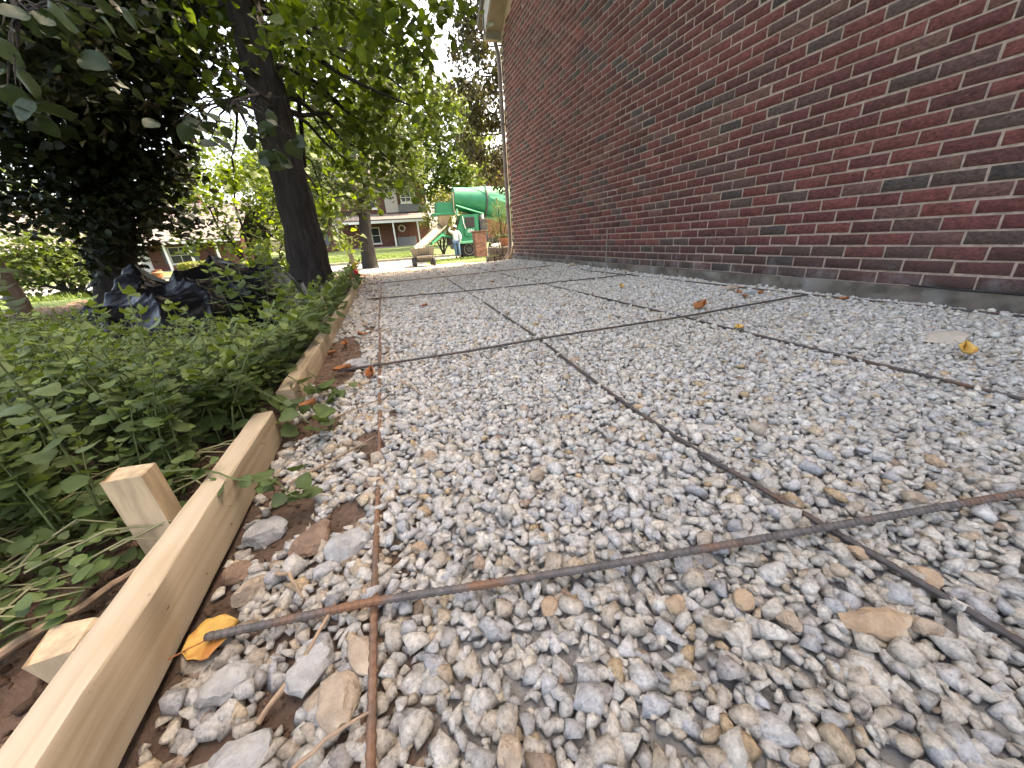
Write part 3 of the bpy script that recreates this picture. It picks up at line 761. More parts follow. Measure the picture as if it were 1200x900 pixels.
def twig(label, pts, r0, mat='twig', name='twig', group=None, soil=False):
    pts = [(x, y, (float(hgt(x, y)) if soil else float(bedz(x, y))) + z) for x, y, z in pts]
    fine = []
    for a, b in zip(pts[:-1], pts[1:]):
        for k in range(4): fine.append(tuple(np.array(a) + (np.array(b) - np.array(a)) * k / 4 + rr_.normal(0, r0 * .25, 3)))
    fine.append(pts[-1]); n = len(fine)
    return tag(MB().tube(fine, [r0 * (1 - .5 * k / n) * rr_.uniform(.85, 1.15) for k in range(n)], 7).build(name, M[mat], org=pts[0], smooth=True), label, 'twig', group)
twig('straight dry twig lying beside the ochre rock', [(-.235, .335, .012), (-.19, .385, .022), (-.155, .445, .026)], .0036)
twig('bent pale twig poking from under the crosswise rebar', [(-.262, .555, .02), (-.235, .535, .028), (-.205, .475, .028)], .0034)
twig('short dry twig across the base of the rusty rebar', [(-.205, .262, .015), (-.15, .282, .024), (-.105, .29, .020)], .003)
twig('slender dry twig lying across soil left of the rusty rebar', [(-.30, .83, .015), (-.2, .875, .02), (-.11, .93, .022)], .0032)
twig('thin brown twig beside the rusty rebar further along', [(-.29, 1.10, .015), (-.18, 1.17, .02), (-.1, 1.22, .016)], .003)
twig('pale twig on open gravel near the rusty rebar', [(-.02, 1.36, .02), (.01, 1.27, .022), (.04, 1.19, .02)], .0042)
twig('thick brown stick lying on soil behind the form board', [(-.72, .395, .03), (-.60, .485, .035), (-.52, .575, .03), (-.45, .70, .02)], .0075, soil=True)
for i in range(10):
    x = rr_.uniform(0.0, 2.5); y = rr_.uniform(.6, 4.5); a = rr_.uniform(0, 6.28); l = rr_.uniform(.03, .07)
    twig('short scrap of dry twig scattered over the gravel', [(x, y, .02), (x + l * math.cos(a), y + l * math.sin(a), .022)], .0022, group='twig scraps on the gravel')

# ------------------------------------------------------------------ foliage
OV_V = np.array([(0, 0, 0), (-.36, .28, .07), (0, .30, 0), (.36, .28, .07), (-.33, .58, .05), (0, .60, -.03), (.33, .58, .05), (0, 1.0, -.14)])
OV_F = np.array([(0, 2, 1), (0, 3, 2), (1, 2, 5), (1, 5, 4), (2, 3, 6), (2, 6, 5), (4, 5, 7), (5, 6, 7)])
DI_V = np.array([(0, 0, 0), (-.32, .45, .06), (0, 1, -.06), (.32, .45, .06)])
DI_F = np.array([(0, 3, 1), (3, 2, 1)])
NE_V = np.array([(0, 0, 0), (-.11, .5, 0), (0, 1, -.2), (.11, .5, 0)])
_u = np.linspace(0, 1, 9); _v = np.linspace(-1, 1, 5)
BG_V = np.array([(v * .40 * (math.sin(math.pi * u ** .75) ** .8) * (1 + .06 * math.sin(u * 25)), u, .10 * abs(v) - .16 * u * u + .02 * math.sin(u * 14) * abs(v)) for u in _u for v in _v])
BG_F = np.array([q for i in range(8) for j in range(4) for q in ((i * 5 + j, i * 5 + j + 1, i * 5 + j + 6), (i * 5 + j, i * 5 + j + 6, i * 5 + j + 5))])
def leaf_cloud(P_, size, rngl, droop=0.5, tmpl='ov', spread=1.0, sizevar=0.25):
    """P_: (n,3) stalk points -> vertices, faces, leaf index"""
    n = len(P_); TV, TF = {'ov': (OV_V, OV_F), 'di': (DI_V, DI_F), 'ne': (NE_V, DI_F), 'big': (BG_V, BG_F), 'hi': (globals().get('HV'), globals().get('HF'))}[tmpl]
    az = rngl.random(n) * 2 * np.pi; pit = rngl.normal(-droop, 0.45, n) * spread; rol = rngl.normal(0, 0.55, n) * spread
    dx = np.stack([np.cos(az) * np.cos(pit), np.sin(az) * np.cos(pit), np.sin(pit)], 1)
    sx = np.stack([-np.sin(az), np.cos(az), np.zeros(n)], 1)
    up = np.cross(sx, dx) * -1
    sx2 = sx * np.cos(rol)[:, None] + up * np.sin(rol)[:, None]; up2 = np.cross(sx2, dx)
    s = (size * np.clip(rngl.normal(1, sizevar, n), .45, 1.7))[:, None, None]
    V = P_[:, None, :] + s * (TV[None, :, 0, None] * sx2[:, None, :] + TV[None, :, 1, None] * dx[:, None, :] + TV[None, :, 2, None] * up2[:, None, :])
    nv = len(TV)
    F = (TF[None] + (np.arange(n) * nv)[:, None, None]).reshape(-1, 3)
    return V.reshape(-1, 3), F, nv
def clump_pts(clumps, per, rngl, leaf, fill=0.55):
    out = []; ci = []
    for k, c in enumerate(clumps):
        r = c[3]; n = int(per * (r / leaf) ** 2)
        # sprays: little twigs inside the clump, leaves along them
        m_ = max(3, n // 7)
        d = rngl.normal(size=(m_, 3)); d /= np.linalg.norm(d, axis=1)[:, None]
        t = d * r * (rngl.random((m_, 1)) ** fill) * np.array([1, 1, .82]) * (1 + .22 * rngl.normal(size=(m_, 1)))
        p = np.repeat(t, 7, 0) + rngl.normal(0, leaf * .9, (m_ * 7, 3))
        out.append(p + np.array(c[:3])); ci += [k] * len(p)
    return np.concatenate(out), np.array(ci)
def foliage(name, clumps, per, leaf, mat, parent, seed, droop=.5, tmpl='ov', fill=.55, tint=((.75, .8, .75), (1.25, 1.2, 1.1)), hot=0.0, backlit_tint=(2.0, 1.9, .9), minz=None):
    rl = np.random.default_rng(seed)
    P_, ci = clump_pts(clumps, per, rl, leaf, fill)
    if minz is not None: P_ = P_[P_[:, 2] > minz]; ci = ci[:len(P_)]
    V, F, nv = leaf_cloud(P_, leaf, rl, droop, tmpl)
    n = len(P_); a = np.array(tint[0]); b = np.array(tint[1])
    cl = rl.random(len(clumps))
    k = np.clip(.5 * rl.random(n) + .5 * cl[ci % len(cl)], 0, 1)[:, None]
    col = a * (1 - k) + b * k
    if hot: hsel = rl.random(n) < hot; col[hsel] *= np.array(backlit_tint)  # random leaves tinted brighter, sunlight through the blade painted into their colour
    o3 = np.array(root_of(parent).location) if parent is not None else np.zeros(3)
    return link(name, np_mesh(name, V - o3, F, np.repeat(col, nv, 0)), M[mat], parent)
def limb_path(a, b, sag, n=7, jit=.03, rl=None):
    a = np.array(a, float); b = np.array(b, float); L = np.linalg.norm(b - a); out = []
    for k in range(n + 1):
        t = k / n; p = a + (b - a) * t; p[2] += sag * L * 4 * t * (1 - t)
        if 0 < k < n: p += rl.normal(0, jit * L * .5, 3)
        out.append(tuple(p))
    return out
def limbs(name, pairs, mat, parent, seed, r0=.05, r1=.008, sag=.12, n=6):
    rl = np.random.default_rng(seed); mb = MB()
    for a, b in pairs:
        pts = limb_path(a, b, sag, n, .06, rl); mb.tube(pts, [r0 + (r1 - r0) * (k / n) ** .7 for k in range(n + 1)], 6)
        for j in (n // 2, n - 1):
            e = np.array(pts[j]) + rl.normal(0, .22, 3) * np.linalg.norm(np.array(b) - np.array(a)) * .35
            mb.tube([pts[j], tuple((np.array(pts[j]) + e) / 2 + rl.normal(0, .02, 3)), tuple(e)], [r1 * 1.6, r1 * 1.2, r1 * .6], 5)
    return mb.build(name, M[mat], parent, smooth=True)
def trunk_mesh(pts, rs, n=16, seed=0, flare=0.0):
    rl = np.random.default_rng(seed); fine = []; rr = []
    for (a, b, ra, rb) in zip(pts[:-1], pts[1:], rs[:-1], rs[1:]):
        for k in range(6): t = k / 6; fine.append(np.array(a) + (np.array(b) - np.array(a)) * t + rl.normal(0, .006, 3)); rr.append((ra + (rb - ra) * t) * rl.uniform(.96, 1.04))
    fine.append(np.array(pts[-1])); rr.append(rs[-1])
    mb = MB(); mb.tube([tuple(p) for p in fine], rr, n)
    V = []
    for i, p in enumerate(mb.v):
        ring, k = divmod(i, n); c = fine[ring]; q = np.array(p) - c
        V.append(tuple(c + q * (1 + .07 * math.sin(k * 2.3 + ring * .35) + .05 * math.sin(k * 5.1 + ring) + (flare * max(0, 1 - ring / 6) * (.5 + .5 * math.sin(k * 2.0))))))
    mb.v = V; return mb
MAPLE_CLUMPS = [(-0.36, 5.0, 2.35, 0.5), (0.17, 5.5, 2.72, 0.6), (0.72, 5.5, 2.6, 0.45), (-0.39, 6.0, 2.13, 0.5), (0.27, 6.0, 2.33, 0.55), (1.01, 6.5, 2.5, 0.4), (-0.34, 6.5, 1.65, 0.45), (0.33, 6.0, 1.76, 0.4), (0.11, 6.0, 1.51, 0.2), (0.49, 6.0, 1.4, 0.2), (-0.66, 6.5, 2.54, 0.5), (-1.16, 7.0, 1.41, 0.4), (-0.74, 7.0, 1.16, 0.4), (-0.42, 4.0, 2.18, 0.3), (0.04, 4.0, 2.29, 0.4), (0.5, 4.0, 2.33, 0.3), (0.96, 4.5, 2.56, 0.3), (-1.4, 7.5, 0.63, 0.4), (-0.69, 8.0, 0.67, 0.25), (1.16, 7.0, 2.21, 0.3), (-0.09, 7.0, 1.2, 0.3), (-1.19, 5.0, 2.49, 0.45), (-1.49, 5.0, 2.28, 0.4), (-1.13, 5.5, 2.12, 0.25), (-1.86, 7.0, 1.54, 0.3), (-0.01, 5.5, 1.83, 0.35)]
IVY_CLUMPS = [(-3.19, 6.0, 0.3, 0.24), (-3.12, 6.0, 0.59, 0.3), (-3.05, 6.0, 0.88, 0.42), (-2.93, 6.0, 1.15, 0.5), (-2.9, 6.0, 1.41, 0.6), (-2.64, 6.0, 1.71, 0.7), (-3.32, 6.0, 1.5, 0.5), (-3.7, 6.0, 1.3, 0.4), (-2.8, 6.0, 2.07, 0.7), (-2.21, 6.0, 2.0, 0.5), (-2.34, 6.0, 1.53, 0.4), (-2.84, 5.5, 2.06, 0.7), (-3.28, 5.5, 1.78, 0.5), (-2.52, 5.0, 2.34, 0.7), (-2.1, 5.0, 2.25, 0.6), (-1.82, 5.5, 2.45, 0.6), (-1.92, 6.0, 2.25, 0.35), (-1.74, 5.0, 2.56, 0.6), (-1.73, 4.0, 2.12, 0.5), (-1.46, 5.5, 2.77, 0.45), (-2.19, 4.0, 1.87, 0.5), (-2.45, 7.0, 1.65, 0.25), (-2.63, 6.0, 1.18, 0.3), (-3.79, 6.5, 1.13, 0.3), (-2.64, 6.5, 1.03, 0.22), (-2.39, 6.5, 0.94, 0.18), (-3.83, 6.0, 0.99, 0.18)]
NEAR_LEAVES = [(-1.0, 2.2, 1.3), (-0.93, 2.2, 1.34), (-1.01, 2.2, 1.36), (-1.02, 2.1, 1.33), (-1.15, 2.1, 1.12), (-1.2, 2.1, 1.06), (-1.28, 2.3, 1.07), (-0.91, 2.3, 1.44), (-1.01, 2.25, 1.3), (-1.04, 2.3, 1.38), (-1.17, 2.2, 1.24), (-1.06, 2.0, 1.25), (-0.94, 2.0, 1.31), (-0.99, 2.5, 1.45), (-1.27, 2.3, 1.2), (-0.94, 2.6, 1.56)]
SPRAY_LEAVES = [(-0.64, 2.6, 1.12), (-0.54, 2.6, 1.06), (-0.42, 2.6, 1.12), (-0.42, 2.6, 1.0), (-0.44, 2.6, 1.19), (-0.35, 2.6, 1.08), (-0.67, 2.7, 1.19), (-0.78, 2.7, 1.08), (-0.54, 2.6, 0.98), (-0.46, 2.55, 1.03), (-0.57, 2.65, 1.13), (-0.89, 2.8, 1.26), (-0.96, 2.8, 1.18), (-0.86, 2.8, 1.16), (-0.78, 2.7, 1.22), (-0.69, 2.7, 1.26)]
SHRUB_CLUMPS = [(-2.42, 9.0, 1.97, 0.5), (-3.09, 9.0, 1.56, 0.45), (-2.16, 9.0, 1.39, 0.5), (-2.86, 9.0, 0.97, 0.55), (-2.24, 9.0, 0.62, 0.4), (-3.46, 9.0, 0.85, 0.35), (-2.48, 8.5, 0.33, 0.35), (-1.67, 8.5, 1.18, 0.3), (-2.93, 9.2, 1.44, 0.4), (-1.77, 9.0, 1.75, 0.35)]
LACE_CLUMPS = [(-6.63, 10.0, 0.76, 0.45), (-6.2, 10.0, 0.88, 0.45), (-5.95, 10.0, 0.55, 0.4), (-6.46, 10.0, 0.43, 0.45), (-5.79, 10.0, 0.29, 0.3), (-6.95, 10.0, 0.31, 0.4), (-6.01, 10.2, 0.87, 0.35), (-5.64, 10.0, 0.49, 0.25), (-6.56, 10.3, 1.09, 0.3), (-5.83, 10.3, 0.97, 0.25)]
T3_CLUMPS = [(0.48, 22.0, 6.51, 1.5), (-0.9, 22.0, 5.46, 1.5), (1.47, 22.0, 5.48, 1.4), (-1.99, 22.0, 4.05, 1.3), (-0.41, 21.0, 3.87, 1.2), (1.62, 21.5, 4.11, 1.1), (-1.17, 21.0, 2.99, 0.9), (-2.58, 22.0, 3.14, 1.0), (2.5, 23.0, 4.95, 1.0), (0.68, 22.0, 3.44, 0.7), (-1.89, 20.0, 1.84, 0.7), (-1.78, 19.0, 1.08, 0.5), (-2.47, 20.0, 1.69, 0.8), (1.32, 23.0, 7.86, 1.4)]
T4_CLUMPS = [(6.13, 42.0, 10.74, 2.6), (8.85, 42.0, 12.52, 2.6), (9.79, 42.0, 9.72, 2.3), (7.02, 42.0, 8.25, 2.4), (9.08, 40.0, 7.15, 1.8), (4.75, 42.0, 7.16, 2.0), (7.73, 40.0, 6.44, 1.5), (11.76, 44.0, 11.31, 2.0), (4.55, 44.0, 10.12, 2.2), (7.59, 44.0, 13.4, 2.4), (3.61, 46.0, 13.85, 3.0), (0.94, 48.0, 17.17, 3.5), (5.15, 48.0, 17.38, 3.0)]
HEM_CLUMPS = [(2.96, 12.0, 4.52, 0.35), (3.38, 12.0, 5.19, 0.4), (3.68, 12.0, 4.46, 0.5), (3.23, 12.0, 3.65, 0.5), (3.86, 12.0, 3.67, 0.5), (3.14, 12.0, 2.82, 0.4), (3.79, 12.0, 2.71, 0.45), (3.48, 12.0, 2.26, 0.3), (3.36, 12.5, 6.11, 0.45), (3.98, 12.5, 6.34, 0.5), (3.03, 13.0, 5.55, 0.3), (4.08, 12.0, 4.86, 0.4), (3.15, 11.5, 4.09, 0.35), (2.8, 12.0, 3.13, 0.25), (3.87, 12.0, 2.03, 0.3), (2.8, 13.0, 4.74, 0.2), (3.26, 12.5, 5.65, 0.4)]

# broadleaf tree by the form board
TX, TY = -0.83, 5.0
tree = thing('broadleaf_tree', 'dark straight tree trunk with broad leaves beside the form board', 'tree', (TX, TY, 0))
trunk_mesh([(TX, TY, -.15), (TX, TY, .12), (TX + .01, TY, .8), (TX + .02, TY, 1.8), (TX - .01, TY, 2.8), (TX - .05, TY + .1, 4.2), (TX - .1, TY + .15, 6.5)], [.27, .23, .185, .165, .145, .12, .07], 18, 1, .35).build('trunk', M['bark'], tree, smooth=True)
rl = np.random.default_rng(5)
high = [(TX + rl.normal(0, 1.7), TY + rl.normal(0, 1.6), rl.uniform(3.4, 6.8), rl.uniform(.5, .8)) for _ in range(34)]
pr = []
for i, c in enumerate(MAPLE_CLUMPS + high[::3]):
    hz = min(max(c[2] + .45, 1.9), 6.0); pr.append(((TX, TY, hz), c[:3]))
limbs('limb', pr, 'bark', tree, 6, .032, .006, .10)
MB().tube([(TX + .1, TY, 2.55), (-.4, 5.02, 2.38), (-.09, 5.0, 2.18), (.2, 5.0, 2.06), (.58, 5.0, 1.93)], [.035, .028, .022, .016, .009], 8).build('limb', M['bark'], tree, smooth=True)
foliage('crown', MAPLE_CLUMPS, 9.5, .105, 'maple', tree, 7, .55, hot=.2, tint=((.6, .7, .6), (1.25, 1.2, 1.0)))
foliage('upper_crown', high, 4.5, .12, 'maple', tree, 8, .55)
# leaf sprays low in front of the trunk and overhead
def big_leaves(name, pts, size, parent, seed, base, per=2):
    """each big leaf near the viewer is a part of its own"""
    rl = np.random.default_rng(seed); P_ = np.repeat(np.array(pts), per, 0) + rl.normal(0, size * .35, (len(pts) * per, 3))
    o3 = np.array(root_of(parent).location)
    shades = []
    for k in (.75, 1.0, 1.3):
        me = np_mesh('leaf', BG_V, BG_F, np.full((len(BG_V), 3), k), smooth=True); me.materials.append(M['near_leaf']); shades.append(me)
    for p in P_:
        o = link('leaf', shades[int(rl.integers(0, 3))], None, parent)
        o.location = tuple(p - o3); o.rotation_euler = (rl.normal(-.5, .45), rl.normal(0, .5), rl.uniform(0, 6.28))
        k = size * float(np.clip(rl.normal(1, .2), .6, 1.4)); o.scale = (k, k, k)
    mb = MB()
    for p in pts:
        q = np.array(p); b = np.array(base); mid = (q + b) / 2 + np.array([0, 0, .03])
        mb.tube([tuple(b), tuple(mid), tuple(q)], [.007, .004, .0015], 5)
    mb.build('twig', M['bark'], parent, smooth=True)
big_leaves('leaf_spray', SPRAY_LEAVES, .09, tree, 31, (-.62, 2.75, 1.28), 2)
limbs('limb', [((TX, TY - .05, 1.9), (-.62, 2.75, 1.28))], 'bark', tree, 32, .026, .007, .06)

# ivy covered tree
IX, IY = -3.3, 6.1
ivy = thing('ivy_tree', 'dark tree smothered in ivy standing behind the black plastic sheeting', 'tree', (IX, IY, 0))
trunk_mesh([(IX, IY, -.15), (IX + .1, IY, .5), (-2.95, IY, 1.2), (-2.85, IY, 2.2), (-2.75, IY - .1, 3.6), (-2.7, IY - .2, 6)], [.26, .21, .19, .17, .14, .08], 14, 2, .3).build('trunk', M['bark'], ivy, smooth=True)
rl = np.random.default_rng(15)
high = [(-2.8 + rl.normal(0, 1.5), 5.6 + rl.normal(0, 1.4), rl.uniform(2.9, 6.6), rl.uniform(.5, .85)) for _ in range(36)]
limbs('limb', [((-2.9, IY, min(max(c[2] - .1, .6), 5.5)), c[:3]) for c in IVY_CLUMPS + high[::3]], 'bark', ivy, 16, .035, .006, .06)
foliage('crown', IVY_CLUMPS, 17, .085, 'ivy', ivy, 17, .6, fill=.5, hot=.03, backlit_tint=(3.2, 3.4, 1.2), tint=((.6, .65, .6), (1.5, 1.45, 1.2)))
foliage('upper_crown', high, 5, .12, 'ivy', ivy, 18, .6)
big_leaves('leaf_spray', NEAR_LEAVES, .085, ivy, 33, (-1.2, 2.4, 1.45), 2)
limbs('limb', [((-2.75, IY - .2, 3.0), (-1.2, 2.4, 1.45))], 'bark', ivy, 34, .04, .008, .1)

# shrubs and trees further off
def shrub(name, label, cat, loc, clumps, per, leaf, mat, seed, stems, bark='bark_grey', r0=.04, **kw):
    t = thing(name, label, cat, loc)
    limbs('stem', [(s, c[:3]) for c, s in zip(clumps, stems * len(clumps))], bark, t, seed + 1, r0, r0 * .25, .05)
    foliage('crown', clumps, per, leaf, mat, t, seed, **kw); return t
shrub('leafy_shrub', 'tall loose leafy shrub standing behind the broadleaf trunk', 'shrub', (-2.6, 9, -.05), SHRUB_CLUMPS + [(-1.75, 7.2, .45, .35), (-1.45, 7.0, .2, .28), (-1.3, 7.6, .8, .3)], 7, .085, 'maple', 41, [(-2.6, 9, -.1), (-2.5, 9.05, -.1)], hot=.12, tint=((.6, .65, .6), (1.35, 1.3, 1.0)))
shrub('laceleaf_maple', 'bright green low spreading ornamental maple on the lawn', 'shrub', (-6.1, 10, -.1), LACE_CLUMPS, 12, .085, 'lace', 43, [(-6.1, 10, -.15), (-6.02, 10, -.15)], droop=.7, r0=.05)
t3 = thing('shade_tree', 'forked shade tree standing on the lawn in front of the porch', 'tree', (-.75, 22, float(hgt(-.75, 30))))
trunk_mesh([(-.75, 22, -.75), (-.72, 22, .3), (-.62, 22, 1.6), (-.42, 22, 3.0), (.3, 22.2, 6.5), (.6, 22.4, 8.5)], [.42, .34, .29, .24, .15, .06], 12, 3, .3).build('trunk', M['bark_grey'], t3, smooth=True)
limbs('limb', [((-.6, 22, 1.7), (-1.6, 22, 3.6)), ((-.5, 22, 2.4), (.6, 22, 4.2)), ((-.4, 22, 3.0), (-1.0, 22, 5.5)), ((0, 22, 5), (1.6, 22, 5.6)), ((-.6, 22, 1.9), (-2.2, 20.5, 2.0)), ((-.6, 22, 2.2), (-1.8, 19.5, 1.5))], 'bark_grey', t3, 51, .13, .03, .05)
foliage('crown', T3_CLUMPS + [(1.5, 22, 3.5, .8), (2.2, 22.2, 3.9, .8), (.2, 21.5, 3.2, .6), (-1.6, 21, 2.6, .8)] + [(rl.normal(0, 2.2), 22 + rl.normal(0, 1.6), rl.uniform(8, 12), rl.uniform(1, 1.5)) for _ in range(14)], 15, .2, 'far_leaf', t3, 52, .5, 'di', tint=((.5, .58, .6), (1.0, 1.0, .9)))
def far_tree(label, x, y, clumps, leaf, mat, seed, per=7, tint=((.7, .75, .7), (1.2, 1.2, 1.0)), r=.4, name='background_tree', group=None):
    z = float(hgt(x, y)); t = thing(name, label, 'tree', (x, y, z), group)
    top = max(c[2] for c in clumps)
    trunk_mesh([(x, y, z - .3), (x, y, z + (top - z) * .4), (x, y, top)], [r, r * .7, r * .2], 10, seed, .2).build('trunk', M['bark_grey'], t, smooth=True)
    limbs('limb', [((x, y, max(z + 1.5, c[2] - 1.5)), c[:3]) for c in clumps[::2]], 'bark_grey', t, seed + 1, r * .3, r * .06, .05)
    foliage('crown', clumps, per * 2, leaf * 1.25, mat, t, seed, .5, 'di', tint=tint); return t
far_tree('tall light green tree beyond the porch house and mixer drum', 7.2, 42.5, T4_CLUMPS + [(5.5, 42, 5.0, 1.8), (8, 42, 4.6, 1.8), (10, 42, 5.6, 2), (6.8, 42, 6.2, 1.6), (3.2, 44, 9.0, 2.2), (11.5, 44, 8.0, 2.2)], .36, 'far_leaf', 61, 11, ((.9, 1.0, .8), (1.7, 1.7, 1.2)))
def blob(x, y, z0, z1, rx, n, seed, r0, r1):
    g = np.random.default_rng(seed)
    return [(x + g.normal(0, rx * .5), y + g.normal(0, rx * .4), g.uniform(z0, z1), g.uniform(r0, r1)) for _ in range(n)]
far_tree('round treetop rising behind the low house roof', -26, 66, blob(-26, 66, 3, 11, 5, 16, 71, 1.8, 2.8), .45, 'far_leaf', 72)
far_tree('broad tree behind the low house beside the tall shrub', -12, 62, blob(-12, 62, 2, 13, 6, 20, 73, 2, 3), .45, 'far_leaf', 74)
far_tree('dense tree between the two houses across the street', -7.5, 52, blob(-7.5, 52, 2, 12, 4.5, 20, 75, 1.6, 2.6), .4, 'far_leaf', 76, 7, ((.6, .7, .6), (1.1, 1.15, .9)))
far_tree('distant tree crown above the two storey porch house', 0, 62, blob(0, 62, 7, 18, 6, 22, 77, 2, 3.2), .5, 'far_leaf', 78)
# dark spire conifer far back
cz = float(hgt(13, 56)); cf = thing('conifer', 'dark narrow conifer far behind the green drum', 'tree', (12.9, 54, cz))
trunk_mesh([(12.9, 54, cz - .3), (12.9, 54, 18)], [.35, .05], 8, 4).build('trunk', M['bark'], cf, smooth=True)
foliage('crown', [(12.9 + 1.7 * math.sin(k * 2.4) * (1 - k / 40), 54 + 1.7 * math.cos(k * 2.4) * (1 - k / 40), 4.5 + k * .37, 1.5 * (1 - k / 55)) for k in range(38)], 6, .42, 'conifer', cf, 81, .7, 'di')
# hemlock by the corner
hm = thing('hemlock_tree', 'brownish drooping hemlock tree growing past the house corner', 'tree', (4.4, 12.2, float(hgt(4.4, 12.2))))
trunk_mesh([(4.4, 12.2, -.5), (4.35, 12.2, 3), (4.2, 12.3, 8)], [.2, .16, .06], 10, 5, .2).build('trunk', M['bark'], hm, smooth=True)
limbs('limb', [((4.35, 12.2, c[2] + .25), c[:3]) for c in HEM_CLUMPS], 'bark', hm, 91, .035, .008, .05)
foliage('crown', HEM_CLUMPS + [(4.2 + rl.normal(0, .7), 12.4 + rl.normal(0, .6), rl.uniform(6.2, 9), rl.uniform(.4, .6)) for _ in range(10)], 30, .12, 'hemlock', hm, 92, .9, 'di', tint=((.55, .55, .6), (1.5, 1.35, 1.1)))
shrub('evergreen_bush', 'olive green evergreen bush beside the house corner', 'bush', (3.2, 10.4, -.12), [(3.12, 10.5, .55, .3), (3.25, 10.5, .95, .32), (3.2, 10.5, 1.25, .22), (3.5, 10.5, .8, .35), (2.98, 10.45, .8, .22), (3.45, 10.5, 1.2, .25), (3.3, 10.4, .3, .3)], 14, .055, 'hemlock', 95, [(3.2, 10.4, -.15)], r0=.03, droop=-.5, tmpl='ne', tint=((1.2, 1.4, .8), (2.4, 2.5, 1.2)))
# clipped hedge by the low house
hd = thing('clipped_hedge', 'rounded yellow green clipped hedge in front of the low house', 'hedge', (-14.5, 38, float(hgt(-14.5, 38))))
g = np.random.default_rng(97); d = g.normal(size=(2600, 3)); d /= np.linalg.norm(d, axis=1)[:, None]; d[:, 2] = np.abs(d[:, 2])
d = np.sign(d) * np.abs(d) ** .6
P_ = np.array([-14.5, 38, float(hgt(-14.5, 38)) + .15]) + d * np.array([1.35, .7, .62]) * g.uniform(.9, 1.03, (2600, 1))
V, F, nv = leaf_cloud(P_, .11, g, .2, 'di')
link('foliage', np_mesh('foliage', V - np.array(hd.location), F, np.repeat(g.uniform(.7, 1.3, (2600, 1)) * np.ones(3), nv, 0)), M['hedge'], hd)
MB().box((-15.5, 37.6, -.62), (-13.5, 38.4, -.0), .1).build('branches', M['bark'], hd)

# ------------------------------------------------------------------ weeds
_h = np.linspace(0, 1, 8)
_w = [0.0] + [.40 * (math.sin(math.pi * u ** .72) ** .85) * (1.10 if i % 2 else .92) for i, u in enumerate(_h[1:-1])] + [0.0]
HV = np.array([q for u, w in zip(_h, _w) for q in ((-w, u, .16 * w + .02 * math.sin(u * 20) - .13 * u * u), (0, u, -.13 * u * u), (w, u, .16 * w + .02 * math.sin(u * 20 + 1) - .13 * u * u))])
HF = np.array([q for i in range(7) for j in range(2) for q in ((i * 3 + j, i * 3 + j + 1, i * 3 + j + 4), (i * 3 + j, i * 3 + j + 4, i * 3 + j + 3))])
def weed_shape(seed, h, nodes, leaf, lean, toward=None, hi=False):
    TV, TF = (HV, HF) if hi else (OV_V, OV_F); nl = len(TV)
    g = np.random.default_rng(seed); a0 = g.uniform(0, 6.28) if toward is None else toward; ln = np.array([math.cos(a0), math.sin(a0), 0]) * lean
    spine = lambda t: np.array([0, 0, h * t]) + ln * h * t * t
    mb = MB().tube([tuple(spine(t)) for t in (0, .35, .7, 1)], [.0030, .0026, .002, .0012], 4, False)
    SV = np.array(mb.v); SF = np.array([(f[0], f[1], f[2]) for f in mb.f] + [(f[0], f[2], f[3]) for f in mb.f])
    Vs, Fs = [], []; off = 0; az = g.uniform(0, 6.28); cols = []
    for k in range(nodes):
        t = .22 + .78 * k / (nodes - 1); az += 1.57 + g.normal(0, .25); top = k >= nodes - 2
        L = leaf * (1.05 - .55 * abs(t - .55)) * g.uniform(.8, 1.2) * (.72 if top else 1)
        for s_ in ((0, math.pi) if not top else (0, 2.1, 4.2)):
            a = az + s_; pit = g.normal(.05 if not top else .45, .28) - (.25 if t < .5 else 0)
            dx = np.array([math.cos(a) * math.cos(pit), math.sin(a) * math.cos(pit), math.sin(pit)]); sx = np.array([-math.sin(a), math.cos(a), g.normal(0, .25)]); sx /= np.linalg.norm(sx)
            up = np.cross(sx, dx); base = spine(t) + dx * L * .22
            Vs.append(base + L * (TV[:, [0]] * 1.12 * sx + TV[:, [1]] * dx + TV[:, [2]] * 1.2 * up)); Fs.append(TF + off); off += nl
            cols.append(np.repeat((g.uniform(.75, 1.2) * (np.array([1.25, 1.2, .9]) if top else np.ones(3)))[None], nl, 0))
            # stalk
    LV = np.concatenate(Vs); LF = np.concatenate(Fs); LC = np.concatenate(cols)
    return SV, SF, LV, LF, LC
WEEDS, WEEDS_HI = [[weed_shape(500 + i, h, n, l, ln, None, q_) for i, (h, n, l, ln) in enumerate([(.30, 9, .036, .15), (.36, 10, .040, .2), (.26, 8, .034, .35), (.40, 10, .038, .1), (.32, 9, .042, .3), (.22, 8, .032, .2), (.34, 10, .034, .45), (.28, 9, .038, .1)])] for q_ in (False, True)]
wst, wlf = [], []
for SV, SF, LV, LF, LC in WEEDS_HI:
    s_ = np_mesh('stem', SV, SF, smooth=True); s_.materials.append(M['stem']); wst.append(s_)
    l_ = np_mesh('leaves', LV, LF, LC, smooth=True); l_.materials.append(M['weed']); wlf.append(l_)
g = np.random.default_rng(600)
cand = []
